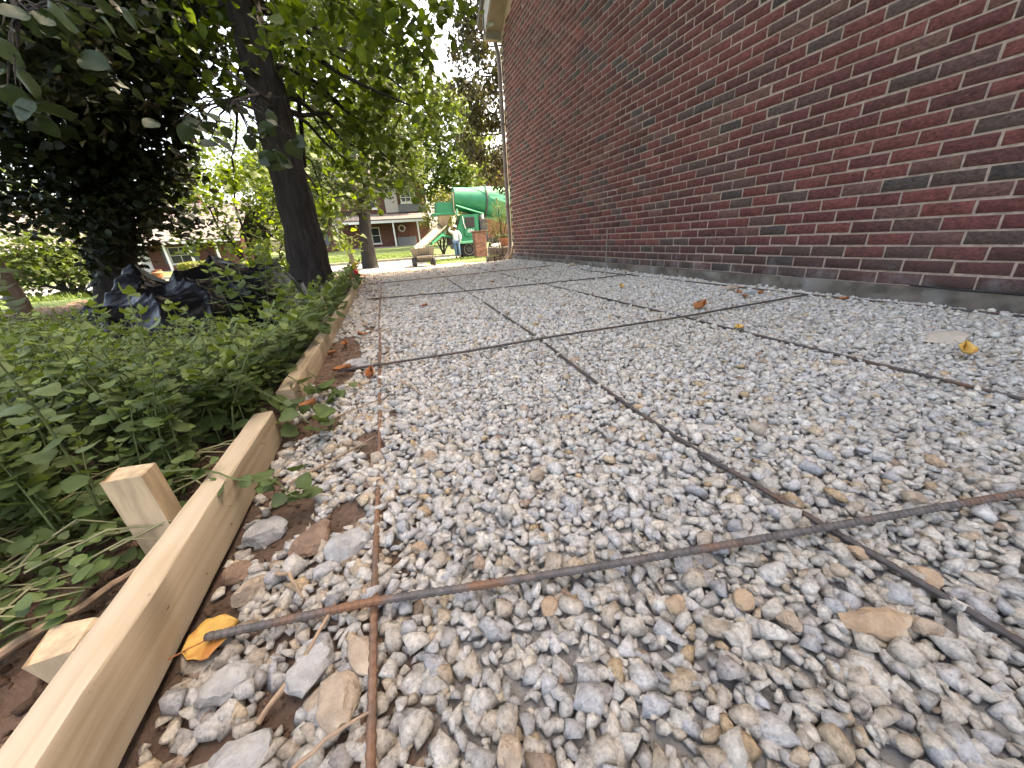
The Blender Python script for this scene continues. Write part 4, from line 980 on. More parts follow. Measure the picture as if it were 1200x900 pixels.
for _ in range(11500):
    x = g.uniform(-5.0, -.445); y = g.uniform(.3, 5.2) if g.random() < .85 else g.uniform(5, 8.5)
    edge = .60 + .22 * max(0, 1 - (-x - .46) / .6) + .12 * float(vnoise(x, y, 4))     # bare soil in front
    if y < edge or (x > -.56 and y < .85): continue
    if (x + .83) ** 2 + (y - 5) ** 2 < .12 or (y > 4.6 and x > -.5): continue
    if -2.3 < x < -.72 and (2.5 if x > -1.35 else 3.3) < y < 4.6 : continue
    if x < -1.6 - .0 and y < .8: continue
    if g.random() > (1.0 if y < 2.0 else .6): continue
    if not visible(x, y, .2, 250): continue
    cap_ = max(.09, .53 - (.158 if x / y > -.60 else .105) * y)
    cand.append((x, y, min(g.uniform(.62, 1.08), cap_ / .33 * g.uniform(.7, 1.0)), g.uniform(0, 6.28)))
# the ones that show largest are plants of their own
def wscore(c):
    q = visible(c[0], c[1], .15, 30); return c[2] / q[2] if q else 0
cand.sort(key=wscore, reverse=True)
lab = 'green leafy weed standing in the weed patch behind the form board'
for x, y, s, a in cand[:110]:
    k = int(g.integers(0, 8)); z = float(hgt(x, y)) + .01
    t = thing('weed_plant', lab, 'weed', (x, y, z), 'weeds behind the form board'); t.rotation_euler = (g.normal(0, .08), g.normal(0, .08), a); t.scale = (s, s, s)
    link('stem', wst[k], None, t); link('leaves', wlf[k], None, t)
def weed_mass(items):
    sv, sf, lv, lf, lc, so, lo = [], [], [], [], [], 0, 0
    for x, y, s, a in items:
        SV, SF, LV, LF, LC = WEEDS[int(g.integers(0, 8))]; c, q = math.cos(a) * s, math.sin(a) * s
        Rm = np.array([[c, -q, 0], [q, c, 0], [g.normal(0, .08), g.normal(0, .08), s]]); p = np.array([x, y, float(hgt(x, y)) + .01])
        sv.append(SV @ Rm.T + p); sf.append(SF + so); so += len(SV); lv.append(LV @ Rm.T + p); lf.append(LF + lo); lo += len(LV); lc.append(LC * g.uniform(.75, 1.15))
    o = link('weeds', np_mesh('weeds', np.concatenate(lv), np.concatenate(lf), np.concatenate(lc), smooth=True), M['weed'])
    tag(o, 'dense mass of green leafy weeds filling the bed behind the form board', 'weeds', kind='stuff')
    st = link('weed_stems', np_mesh('weed_stems', np.concatenate(sv), np.concatenate(sf), smooth=True), M['stem'], o); st['kind'] = 'stuff'
weed_mass(cand[110:])
# taller weeds that stand out
def tall_weed(label, x, y, h, leaf, seed, nodes=12, lean=.15, tintk=1.0, group=None, z=None, toward=None):
    SV, SF, LV, LF, LC = weed_shape(seed, h, nodes, leaf, lean, toward, True)
    t = thing('tall_weed', label, 'weed', (x, y, float(hgt(x, y)) if z is None else z), group)
    link('stem', np_mesh('stem', SV, SF, smooth=True), M['stem'], t)
    link('leaves', np_mesh('leaves', LV, LF, LC * tintk, smooth=True), M['weed'], t); return t
for i, (x, y, h) in enumerate([(-.98, 3.1, .55), (-.92, 3.25, .62), (-.85, 3.05, .5), (-.78, 3.3, .48), (-1.02, 2.9, .45), (-.88, 2.8, .42), (-.72, 2.9, .4)]):
    tall_weed('tall pale green weed standing before the black sheeting beside the trunk', x, y, h, .075, 700 + i, 11, .2, 1.05, 'tall weeds by the trunk')
for i, (x, y, h) in enumerate([(-1.5, 2.5, .34), (-1.42, 2.45, .30), (-1.1, 2.45, .28), (-1.75, 2.52, .27)]):
    tall_weed('single bright weed rising in front of the black plastic sheeting', x, y, h, .065, 720 + i, 8, .1, 1.2, 'weeds before the sheeting')
for i, (x, y, h) in enumerate([(-.66, 1.45, .3), (-.60, 1.75, .3), (-.62, 2.05, .33), (-.55, 2.35, .32), (-.50, 2.7, .3), (-.52, 3.3, .3), (-.50, 3.8, .32), (-.48, 4.3, .32), (-.47, 4.8, .34), (-.62, 1.22, .27), (-.57, 1.12, .25), (-.55, 1.3, .26), (-.52, 1.6, .27), (-.49, 1.95, .28), (-.50, 2.2, .28), (-.48, 2.5, .3), (-.49, 3.0, .3), (-.49, 3.55, .3)] + [(rr_.uniform(-.56, -.46), y_ + rr_.uniform(-.06, .06), rr_.uniform(.22, .34)) for y_ in np.arange(1.2, 4.9, .16)]):
    tall_weed('weed leaning out over the far form board', x, y, h, .058, 740 + i, 10, .55, .95, 'weeds over the form board', None, rr_.normal(0, .5))
for i, (x, y, h) in enumerate([(-2.15, 2.9, .62), (-2.3, 2.85, .55), (-2.25, 3.05, .66), (-2.05, 2.75, .5)]):
    tall_weed('dark broad leaved weed in front of the leaning wooden post', x, y, h, .09, 760 + i, 9, .2, .55, 'dark weeds by the post')
# trailing vines over the board
def vine(label, pts, leaf, seed, n):
    g2 = np.random.default_rng(seed); pts = np.array(pts, float); s = np.linspace(0, len(pts) - 1, n)
    path = np.stack([np.interp(s, np.arange(len(pts)), pts[:, i]) for i in range(3)], 1) + g2.normal(0, .006, (n, 3))
    t = thing('vine', label, 'vine', tuple(pts[0]))
    MB().tube([tuple(p) for p in path], [.0026 - .0015 * k / n for k in range(n)], 5).build('stem', M['stem'], t, smooth=True)
    V, F, nv = leaf_cloud(np.repeat(path[2:], 3, 0) + g2.normal(0, leaf * .4, ((n - 2) * 3, 3)), leaf, g2, .25, 'hi', .8)
    link('leaves', np_mesh('leaves', V - pts[0], F, np.repeat(g2.uniform(.7, 1.1, ((n - 2) * 3, 1)) * np.ones(3), nv, 0), smooth=True), M['weed'], t)
vine('thin vine with small leaves trailing across the near form board', [(-.60, .84, .10), (-.50, .80, .115), (-.41, .77, .115), (-.34, .75, .10), (-.27, .73, .06), (-.24, .70, .035)], .030, 801, 10)
vine('leafy vine spilling through the gap between the two form boards', [(-.60, 1.25, .16), (-.48, 1.18, .17), (-.40, 1.15, .14), (-.34, 1.12, .08), (-.29, 1.08, .04), (-.26, 1.06, .02)], .055, 802, 12)
vine('vine draped over the end of the far form board', [(-.58, 1.5, .18), (-.48, 1.42, .16), (-.40, 1.36, .13), (-.33, 1.33, .07), (-.27, 1.33, .03), (-.22, 1.36, .015)], .05, 803, 12)
vine('leafy vine creeping along the far form board', [(-.50, 1.7, .2), (-.42, 1.85, .17), (-.37, 2.1, .15), (-.36, 2.4, .16), (-.38, 2.75, .15), (-.35, 3.1, .13)], .055, 804, 22)
vine('vine tangled over the form board near the red bottle', [(-.45, 3.6, .2), (-.38, 4.0, .16), (-.34, 4.4, .15), (-.36, 4.8, .17), (-.34, 5.1, .14), (-.33, 5.3, .1)], .055, 805, 24)
# flattened stems and dry straw on the soil
g = np.random.default_rng(900); mb = MB()
for _ in range(150):
    x = g.uniform(-1.35, -.50); y = g.uniform(.5, .98) - .1 * (x + .5); a = g.normal(.5, .5); l = g.uniform(.08, .22); z = g.uniform(.03, .07)
    mb.tube([(x, y, z), (x + l * .5 * math.cos(a), y + l * .5 * math.sin(a), z + g.uniform(.0, .03)), (x + l * math.cos(a), y + l * math.sin(a), z - .01)], [.0022, .002, .001], 4)
st = mb.build('flattened_stems', M['straw']); tag(st, 'flattened straw and stems lying on the soil before the weeds', 'straw', kind='stuff')
P_ = np.stack([g.uniform(-1.3, -.50, 1300), g.uniform(.52, 1.0, 1300), g.uniform(.02, .08, 1300)], 1)
V, F, nv = leaf_cloud(P_, .026, g, .05, 'hi', .7)
fl = link('low_leaves', np_mesh('low_leaves', V, F, np.repeat(g.uniform(.75, 1.25, (1300, 1)) * np.ones(3), nv, 0), smooth=True), M['weed'], st); fl['kind'] = 'stuff'

# grass blades on the lawn and verge
g = np.random.default_rng(910)
px_ = np.concatenate([g.uniform(-9, -3.4, 16000), g.uniform(2.2, 6, 5000), g.uniform(-6, 4, 9000)]); py_ = np.concatenate([g.uniform(9.2, 16, 16000), g.uniform(20.2, 23.2, 5000), g.uniform(29.4, 36, 9000)])
hz_ = hgt(px_, py_) + np.where((px_ > 2.2) & (py_ > 20) & (py_ < 23.3), .05, 0)
P_ = np.stack([px_, py_, hz_], 1); V, F, nv = leaf_cloud(P_, .11, g, -1.1, 'ne', .6)
tag(link('grass', np_mesh('grass', V, F, np.repeat(g.uniform(.7, 1.4, (len(P_), 1)) * np.ones(3), nv, 0)), M['grass']), 'short sunlit grass on the lawn and street verge', 'grass', kind='stuff')
tag(sheet('verge', np.linspace(2.3, 9, 14), np.linspace(19.6, 23.4, 12), lambda X, Y: hgt(X, Y) + .02 + .09 * np.clip((X - 2.3) / .6, 0, 1) * np.clip((23.4 - Y) / .4, 0, 1) * np.clip((Y - 19.6) / .4, 0, 1), M['lawn']), kind='structure')

# ------------------------------------------------------------------ black plastic sheeting over a heap
xs = np.linspace(-2.26, -.70, 120); ys = np.linspace(2.75, 4.6, 120)
def tarp(X, Y):
    e = lambda cx, cy, rx, ry, h: h * np.exp(-((X - cx) / rx) ** 2 - ((Y - cy) / ry) ** 2)
    z = e(-2.10, 4.15, .24, .36, .36) + e(-1.40, 4.0, .42, .5, .36) + e(-1.75, 3.4, .5, .4, .12) + e(-.93, 3.75, .17, .45, .26) + e(-1.2, 3.2, .35, .35, .12) + .03
    rid = lambda u, s: 1 - np.abs(((u * s) % 2) - 1)
    u = (X * 1.0 + .55 * Y + .25 * vnoise(X, Y, 2.2)); w = (.4 * X - 1.0 * Y + .3 * vnoise(X, Y, 2.6))
    z = z + .05 * rid(u, 6.2) ** 3 + .035 * rid(w, 8.5) ** 3 + .05 * vnoise(X, Y, 5) + .02 * vnoise(X, Y, 13)
    edge = np.minimum(np.minimum(X + 2.26, -.70 - X), np.minimum(Y - 2.75, 4.6 - Y))
    return z * np.clip(edge / .12, .08, 1) + .03
o = sheet('plastic_sheeting', xs, ys, tarp, M['poly']); o.data.update()
tag(o, 'crumpled black plastic sheeting heaped among the weeds below the ivy tree', 'plastic sheet')
so = o.modifiers.new('thickness', 'SOLIDIFY'); so.thickness = .004
# leaning weathered post at the left
pm = MB().tube([(-2.46, 3.5, -.1), (-2.44, 3.5, .3), (-2.5, 3.52, .8), (-2.53, 3.55, 1.25)], [.055, .05, .05, .045], 9)
tag(pm.build('wooden_post', M['old_wood'], org=(-2.46, 3.5, 0), smooth=True), 'dark weathered wooden post standing behind broad leaved weeds', 'post')
# coil of wire by the trunk
cw = MB()
for k, (cx, cy, rr0) in enumerate(((-.64, 4.45, .085), (-.52, 4.40, .095))):
    for q in range(3):
        cw.tube([(cx + (rr0 + .008 * q) * math.cos(a), cy - .02 * q + .03 * math.sin(a * 2 + q), .075 + (rr0 - .01 * q) * math.sin(a)) for a in np.linspace(0, 6.28, 22)], .0065, 5)
tag(cw.build('wire_coil', M['wire'], org=(-.58, 4.42, 0), smooth=True), 'tangled coils of grey wire lying at the foot of the trunk', 'wire')
# red bottle with yellow nozzle
bt = thing('plastic_bottle', 'small red plastic bottle with yellow nozzle on the form board', 'bottle', (-.46, 5.95, .085))
MB().lathe([(0, .045), (.015, .062), (.09, .064), (.115, .05), (.13, .03)], (-.46, 5.95, .088), (.15, 0, 1), 18).build('body', M['red'], bt, smooth=True)
MB().tube([(-.44, 5.95, .21), (-.43, 5.95, .26), (-.40, 5.95, .29), (-.355, 5.95, .285)], [.03, .03, .027, .015], 10).build('nozzle', M['yellow'], bt, smooth=True)
# olive brush beside the porch house, and fill trees
shrub('roadside_bush', 'pale olive bush growing between the porch house and mixer hood', 'bush', (4.6, 31, float(hgt(4.6, 31))), [(4.2, 31, 1.2, .8), (5.0, 31, 2.0, .9), (4.5, 31.2, 3.0, .9), (5.4, 31, 3.2, .8), (3.8, 31, 2.2, .7), (5.6, 31, 1.4, .8), (5.0, 31, 3.8, .7)], 14, .2, 'hedge', 120, [(4.6, 31, -.5)], r0=.07, tmpl='di', tint=((.35, .4, .5), (.75, .7, .75)))
far_tree('leafy street tree crown rising past the low house corner', -5.2, 30, blob(-5.2, 30, 2.2, 7.5, 2.6, 18, 131, 1.0, 1.6), .22, 'far_leaf', 132, 7, ((.6, .7, .6), (1.2, 1.2, .9)), .25)

# woods closing the view behind the houses
g = np.random.default_rng(140)
wc = [(x_, g.uniform(70, 84), g.uniform(2, 13 + 4 * math.sin(x_ * .21)), g.uniform(2.6, 4.2)) for x_ in np.linspace(-75, 52, 150)]
wo = foliage('woodland', wc, 5, .75, 'far_leaf', None, 141, .5, 'di', tint=((.7, .8, .7), (1.5, 1.5, 1.1)))
tag(wo, 'leafy woodland closing the view behind the houses', 'woodland', kind='stuff')

# crumbs of soil on the bare ground behind the board
g = np.random.default_rng(150); n_ = 2600
X = -.46 - g.random(n_) ** 1.5 * 1.0; Y = g.uniform(.15, 1.1, n_); S = np.clip(g.lognormal(math.log(.010), .5, n_), .004, .03)
Z = .02 + .05 * vnoise(X, Y, 3) + .025 * vnoise(X, Y, 11) + .012 * vnoise(X, Y, 31) - .03 * np.clip((X + .60) / .2, 0, 1) + S * .1
cc_ = np.array([.15, .092, .062]) * g.uniform(.6, 1.5, (n_, 1))
m_ = 2600                                              # the same crumbs between stones along the board
X2 = g.uniform(-.37, -.03, m_); Y2 = g.uniform(.12, 2.2, m_); S2 = np.clip(g.lognormal(math.log(.007), .45, m_), .003, .018)
X = np.concatenate([X, X2]); Y = np.concatenate([Y, Y2]); S = np.concatenate([S, S2]); Z = np.concatenate([Z, bedz(X2, Y2) - .004 + S2 * .15])
cc_ = np.concatenate([cc_, np.array([.19, .12, .082]) * g.uniform(.6, 1.4, (m_, 1))]); n_ += m_
v, f, c = batch(LO, X, Y, Z, S, cc_, rot_mats(n_, .6), g.integers(0, len(LO), n_))
tag(link('soil_crumbs', np_mesh('soil_crumbs', v, f, c), M['stone']), 'loose crumbs of brown soil on both sides of the form board', 'soil', kind='stuff')

# ------------------------------------------------------------------ corner of the house: edging stones, pot
ed = thing('stone_edging', 'low dark stone edging round the planting bed at the house corner', 'edging', (2.75, 9.2, 0))
g = np.random.default_rng(950)
for r_ in range(2):
    x = 2.42 + .06 * r_
    while x < 3.5:
        w = g.uniform(.13, .22)
        MB().box((x, 9.1 + g.uniform(-.02, .02), -.10 + r_ * .20), (x + w - .012, 9.32, .09 + r_ * .20 + g.uniform(-.02, .01)), .018).build('stone', M['slate'], ed)
        x += w
pot = thing('flower_pot', 'terracotta pot standing on the dark edging stones by the downspout', 'pot', (2.95, 9.35, .28))
MB().lathe([(0, .10), (.16, .135), (.165, .15), (.20, .15), (.20, .125), (.15, .115)], (2.95, 9.35, .29), (0, 0, 1), 20).build('body', M['terracotta'], pot, smooth=True)
MB().lathe([(0, .11), (.02, .105), (.03, .0)], (2.95, 9.35, .44), (0, 0, 1), 16).build('soil', M['soil'], pot)
db = thing('dead_branches', 'bare grey branches sticking out beside the terracotta pot', 'branches', (2.68, 9.5, .1))
for k in range(12):
    a = g.uniform(.4, 2.7); l = g.uniform(.25, .5)
    p0 = np.array([2.68 + g.normal(0, .04), 9.5, .12]); p1 = p0 + np.array([math.cos(a) * l * .7, g.normal(0, .1), math.sin(a) * l])
    MB().tube([tuple(p0), tuple((p0 + p1) / 2 + g.normal(0, .03, 3)), tuple(p1)], [.009, .006, .003], 5).build('branch', M['siding'], db)

# low garden wall of field stone
gw_ = thing('garden_wall', 'low field stone garden wall crossing the lawn behind the sheeting', 'wall', (-4.0, 11, float(hgt(-4, 11))))
for r_ in range(3):
    x = -5.5 + g.uniform(0, .1)
    while x < -2.2:
        w = g.uniform(.16, .30); top = (r_ == 2)
        zb = float(hgt(x, 11)) - .06 + r_ * .105 + (x + 5.5) * .015
        mb = MB().box((x, 10.82 - .03 * top + g.uniform(-.03, .03), zb), (x + w - .015, 11.25, zb + (.098 if not top else .065)), .02)
        mb.build('stone', M['wallstone'], gw_, col=np.repeat((g.uniform(.6, 1.5) * np.array([1, g.uniform(.85, 1), g.uniform(.75, 1)]))[None], len(mb.v), 0))
        x += w
up_ = thing('garden_urn', 'small orange clay urn standing on the low stone wall', 'urn', (-5.05, 11, .13))
MB().lathe([(0, .05), (.03, .05), (.05, .03), (.09, .10), (.17, .12), (.20, .085), (.23, .10)], (-5.05, 11, .08), (0, 0, 1), 18).build('body', M['terracotta'], up_, smooth=True)

# ------------------------------------------------------------------ houses across the street
def window(parent, x0, x1, y, z0, z1, cols=2, rows=2, shutters=True, t=.09):
    f = MB()
    f.box((x0, y - .10, z0), (x0 + t, y + .02, z1)); f.box((x1 - t, y - .10, z0), (x1, y + .02, z1))
    f.box((x0 + t, y - .10, z0), (x1 - t, y + .02, z0 + t)); f.box((x0 + t, y - .10, z1 - t), (x1 - t, y + .02, z1))
    for c in range(1, cols): xc = x0 + (x1 - x0) * c / cols; f.box((xc - .03, y - .085, z0 + t), (xc + .03, y - .02, z1 - t))
    for r_ in range(1, rows): zc = z0 + (z1 - z0) * r_ / rows; f.box((x0 + t, y - .09, zc - .03), (x1 - t, y - .025, zc + .03))
    w = f.build('window', M['white'], parent)
    MB().box((x0 + .03, y - .045, z0 + .03), (x1 - .03, y - .012, z1 - .03)).build('pane', M['glass'], w)
    MB().box((x0 - .08, y - .16, z0 - .09), (x1 + .08, y, z0 - .002)).build('sill', M['white'], w)
    if shutters:
        for a, b in ((x0 - .50, x0 - .04), (x1 + .04, x1 + .50)):
            mb = MB().box((a, y - .06, z0), (b, y - .005, z1))
            for k in range(9): zz = z0 + .1 + (z1 - z0 - .2) * k / 9; mb.box((a + .06, y - .085, zz), (b - .06, y - .061, zz + .05))
            mb.build('shutter', M['shutter'], parent)
    return w
zg = -.5
rh = thing('low_house', 'low brick house with white porch columns and pale shingle roof', 'house', (-20, 45.5, zg))
MB().box((-36, 45.5, zg - .5), (-13.2, 54, 2.15)).build('wall', M['far_brick'], rh)
rf = MB().prism([(43.2, 2.0), (43.2, 2.12), (49.7, 5.75), (56.2, 2.12), (56.2, 2.0), (49.7, 5.6)], 0, -37, -12.6).build('roof', M['shingle'], rh)
MB().box((-18, 50.2, 4.8), (-17.1, 51, 6.6), .02).build('chimney', M['far_brick'], rf)
MB().box((-37, 43.16, 1.82), (-12.6, 43.36, 1.995)).build('fascia', M['white'], rh)
MB().box((-36.5, 43.4, zg - .3), (-13, 45.49, zg + .06)).build('porch_floor', M['drive'], rh)
for x in (-27.7, -25.5, -23.2, -21.0, -18.8, -16.9, -14.8):
    MB().box((x - .085, 43.55, zg + .06), (x + .085, 43.72, 1.9), .01).build('column', M['white'], rh)
window(rh, -19.4, -17.6, 45.5, .1, 1.65, 2, 2); window(rh, -26, -24.2, 45.5, .1, 1.65, 2, 2)
dr = MB().box((-22.0, 45.40, zg + .07), (-21.0, 45.52, 1.6)).build('door', M['white'], rh)
MB().box((-21.12, 45.34, .45), (-21.06, 45.40, .58)).build('handle', M['dark'], dr)

zg = float(hgt(0, 47))
ph = thing('porch_house', 'two storey brick house with white posted porch across the street', 'house', (0, 48, zg))
MB().box((-9, 48.2, zg - .5), (5.9, 57, 7.2)).build('wall', M['far_brick'], ph)
MB().prism([(47.6, 7.1), (47.6, 7.25), (52.6, 10.6), (57.6, 7.25), (57.6, 7.1), (52.6, 10.4)], 0, -9.5, 6.4).build('roof', M['shingle_dark'], ph)
MB().box((1.2, 47.95, 3.95), (2.6, 48.19, 6.9)).build('siding_panel', M['siding'], ph)
MB().box((2.6, 47.9, 3.95), (5.9, 48.19, 4.75)).build('siding_panel', M['shutter'], ph)
pr_ = MB().prism([(45.6, 3.02), (45.6, 3.16), (48.25, 3.92), (48.25, 3.78)], 0, -4.5, 5.6).build('porch_roof', M['shingle'], ph)
MB().box((-4.5, 45.56, 2.78), (5.6, 45.75, 3.015)).build('beam', M['white'], ph)
MB().box((-4.4, 45.6, zg - .4), (5.5, 48.19, zg + .08)).build('porch_floor', M['drive'], ph)
for x in (-4.2, -1.7, 1.62, 4.28): MB().box((x - .08, 45.62, zg + .08), (x + .08, 45.78, 2.78), .01).build('post', M['white'], ph)
window(ph, -1.75, .1, 48.2, .75, 2.5, 2, 2, False); window(ph, -7.4, -6, 48.2, .9, 2.5, 2, 2); window(ph, -7.4, -6, 48.2, 4.6, 6.3, 2, 2); window(ph, 3.0, 4.7, 48.2, 4.9, 6.6, 3, 3, False, .14); window(ph, -1.2, .3, 48.2, 4.4, 6.2, 2, 2, False, .14)
wr = MB().tube([(2.6 + .33 * math.cos(a), 48.08, 2.25 + .33 * math.sin(a)) for a in np.linspace(0, 6.28, 20)], .11, 8, False)
wr.build('wreath', M['siding'], ph, smooth=True)
d2 = MB().box((2.05, 48.1, zg + .09), (3.15, 48.22, 2.85)).build('door', M['far_brick'], ph)
MB().box((3.0, 48.02, 1.2), (3.07, 48.1, 1.36)).build('handle', M['dark'], d2)
MB().box((1.9, 46.9, zg + .09), (4.0, 47.5, zg + 1.0), .05).build('porch_bench', M['shutter'], ph)

zg = float(hgt(17, 55))
gh = thing('gabled_house', 'red brick house with white gable trim behind the mixer drum', 'house', (17, 52, zg))
MB().prism([(12.6, zg - .3), (22, zg - .3), (22, 7.6), (17.3, 11.4), (12.6, 7.6)], 1, 50, 60).build('wall', M['far_brick2'], gh)
for s_ in (-1, 1):
    x0 = 17.3 + s_ * 5.1
    MB().prism([(x0, 7.35), (17.3, 11.5), (17.3, 11.75), (x0, 7.6)], 1, 49.5, 60.4).build('roof', M['shingle_dark'], gh)
    MB().prism([(x0, 7.1), (17.3, 11.2), (17.3, 11.48), (x0, 7.34)], 1, 49.42, 49.6).build('gable_trim', M['white'], gh)
MB().box((12.9, 49.7, 7.6), (13.9, 50.6, 11.9), .02).build('chimney', M['far_brick2'], gh)
window(gh, 15, 16.4, 50, 3.4, 5.2, 2, 2); window(gh, 18, 19.4, 50, 3.4, 5.2, 2, 2)

# ------------------------------------------------------------------ concrete mixer truck (faces left, chute forward)
TZ = -.60
tr = thing('mixer_truck', 'green concrete mixer truck parked on the street with its chute out', 'truck', (7.5, 25.2, TZ))
MB().box((4.7, 24.55, .28), (14.2, 24.75, .56), .02).box((4.7, 25.65, .28), (14.2, 25.85, .56), .02).box((4.7, 24.76, .30), (4.95, 25.64, .52), .02).build('frame', M['dark'], tr)
ax = Vector((5.9, 0, -.78)).normalized()
prof = [(0, .50), (.02, .64), (.25, .66), (1.2, .78), (1.9, .90), (1.92, .94), (2.02, .94), (2.04, .91), (3.6, 1.12), (5.2, 1.16), (6.2, 1.0), (7.0, .62), (7.1, .3)]
dm = MB().lathe(prof, (4.72, 25.2, 2.93), ax, 32).build('drum', M['green'], tr, smooth=True)
o0 = Vector((4.72, 25.2, 2.93))
MB().lathe([(1.955, .97), (1.96, 1.0), (2.05, 1.0), (2.055, .97)], o0, ax, 32).build('drum_ring', M['dark'], dm, smooth=True)
u_ = ax.cross(Vector((0, 0, 1))).normalized(); w__ = ax.cross(u_)
def rad(t): return float(np.interp(t, [p[0] for p in prof], [p[1] for p in prof]))
for ph0 in (0.2, 2.3, 4.4):                                  # spiral seams and pale flashes on the shell
    pts = [o0 + ax * t + (u_ * math.cos(ph0 + t * .75) + w__ * math.sin(ph0 + t * .75)) * (rad(t) + .004) for t in np.linspace(.1, 6.0, 40)]
    MB().tube([tuple(p) for p in pts], .016, 5).build('seam', M['green'], dm)
for ph0 in (-.35, 1.05, 2.4, 3.9, 5.3):
    V = []; F = []; nn = 16
    for k in range(nn + 1):
        t = 2.15 + 3.0 * k / nn; wdt = .05 + .42 * k / nn
        for s_ in (-1, 1):
            a = ph0 + s_ * wdt / 2 / rad(t) * 2 + .05 * t; V.append(o0 + ax * t + (u_ * math.cos(a) + w__ * math.sin(a)) * (rad(t) + .012))
    F = [(2 * k, 2 * k + 1, 2 * k + 3, 2 * k + 2) for k in range(nn)]
    MB().add(V, F).build('flash', M['green_pale'], dm)
cabp = [(4.62, .45), (5.95, .45), (5.95, 1.95), (4.95, 1.95), (4.62, 1.25)]
cab = MB().prism(cabp, 1, 24.05, 25.5).build('cab', M['green'], tr)
MB().box((5.12, 24.0, 1.20), (5.72, 24.049, 1.80), .02).build('side_window', M['glass'], cab)
mb = MB().box((5.04, 23.985, .72), (5.80, 24.046, 1.16), .01); dr = mb.build('door', M['green'], cab)
MB().box((5.66, 23.955, 1.02), (5.76, 23.984, 1.06)).build('handle', M['dark'], dr)
for k, h_ in enumerate((.16, .20, .20, .17)):
    MB().box((5.22 + k * .11, 23.972, .92), (5.28 + k * .11, 23.984, .92 + h_)).build('lettering', M['white'], dr)
MB().add([(4.645, 24.12, 1.32), (4.93, 24.12, 1.90), (4.93, 25.42, 1.90), (4.645, 25.42, 1.32)], [(0, 1, 2, 3)]).box((4.62, 24.12, 1.24), (4.66, 25.42, 1.33)).build('windscreen', M['glass'], cab)
MB().tube([(4.98, 24.0, 1.86), (5.0, 23.97, 1.5), (5.1, 23.97, 1.15)], .025, 6).build('grab_rail', M['white'], cab)
MB().box((4.48, 23.9, .30), (5.98, 25.6, .449), .03).build('fender', M['green_pale'], tr)
for yy in (24.15, 25.3): MB().lathe([(0, .09), (.03, .09), (.04, .05)], (4.615, yy, .75), (-1, 0, 0), 14).build('headlight', M['white'], cab)
MB().box((4.42, 23.95, -.02), (4.60, 26.4, .24), .03).build('bumper', M['dark'], tr)
def wheel(parent, x, y, z, r, w, axis=(0, 1, 0), name='wheel', rim='rim'):
    a = Vector(axis); p = Vector((x, y, z)) - a * (w / 2)
    h = MB().lathe([(0, r * .16), (0, r * .34), (w * .12, r * .34), (w * .9, r * .3)], p, a, 16).build(name, M['dark'], parent, smooth=True)
    MB().lathe([(0.02, r * .56), (-.01, r * .62), (0, r * .8), (w * .10, r * .97), (w * .25, r), (w * .75, r), (w * .9, r * .97), (w, r * .8), (w, r * .55)], p, a, 28).build('tyre', M['black'], h, smooth=True)
    MB().lathe([(.05, r * .2), (.05, r * .45), (.0, r * .60), (.03, r * .62)], p, a, 24).build('rim', M[rim], h, smooth=True)
    return h
for x in (5.22, 7.6, 9.0, 10.4):
    for y in (24.25, 26.1): wheel(tr, x, y, -.05, .55, .34)
MB().box((7.1, 23.95, .60), (11.0, 24.5, .66), .02).build('rear_fender', M['green'], tr)
MB().box((6.05, 24.1, .56), (6.55, 24.7, 1.65), .04).build('water_tank', M['dark'], tr)
MB().lathe([(0, .1), (.25, .1)], (6.28, 24.2, 1.66), (0, 0, 1), 12).build('exhaust', M['white'], tr)
MB().box((5.9, 24.3, 1.7), (6.1, 26.1, 1.98), .02).box((5.92, 24.3, .56), (6.08, 24.5, 1.7)).box((5.92, 25.9, .56), (6.08, 26.1, 1.7)).build('drum_support', M['green'], tr)
MB().tube([(4.75, 24.45, 2.5), (5.6, 24.3, 2.2), (6.4, 24.25, 1.95)], .05, 6).tube([(4.75, 24.4, 2.3), (4.75, 24.4, 1.95)], .06, 6).build('brace', M['green_pale'], tr)
# hood over the drum mouth, hopper and chute
MB().prism([(3.55, 2.12), (4.70, 2.12), (4.70, 2.70), (3.62, 2.74)], 1, 24.7, 25.7).build('hood', M['green'], tr)
MB().box((3.28, 24.5, 2.0), (4.68, 25.9, 2.118), .02).build('hood_flange', M['green'], tr)
MB().tube([(4.62, 24.6, 2.0), (4.66, 24.6, 3.2)], .03, 6).tube([(4.62, 25.8, 2.0), (4.66, 25.8, 3.2)], .03, 6).tube([(4.66, 24.6, 3.2), (4.66, 25.8, 3.2)], .03, 6).build('guard_rail', M['tanmetal'], tr)
hp = []
for z, hx, hy, cx in ((1.99, .36, .42, 4.02), (1.45, .18, .22, 3.92)):
    for a, b in ((-1, -1), (1, -1), (1, 1), (-1, 1)): hp.append((cx + a * hx, 25.0 + b * hy, z))
MB().add(hp, [(k, (k + 1) % 4, 4 + (k + 1) % 4, 4 + k) for k in range(4)] + [(7, 6, 5, 4)]).build('hopper', M['tanmetal'], tr)
a_ = Vector((3.95, 24.9, 1.50)); b_ = Vector((1.75, 19.75, .30)); dr_ = (b_ - a_).normalized(); sd_ = dr_.cross(Vector((0, 0, 1))).normalized(); up2 = sd_.cross(dr_)
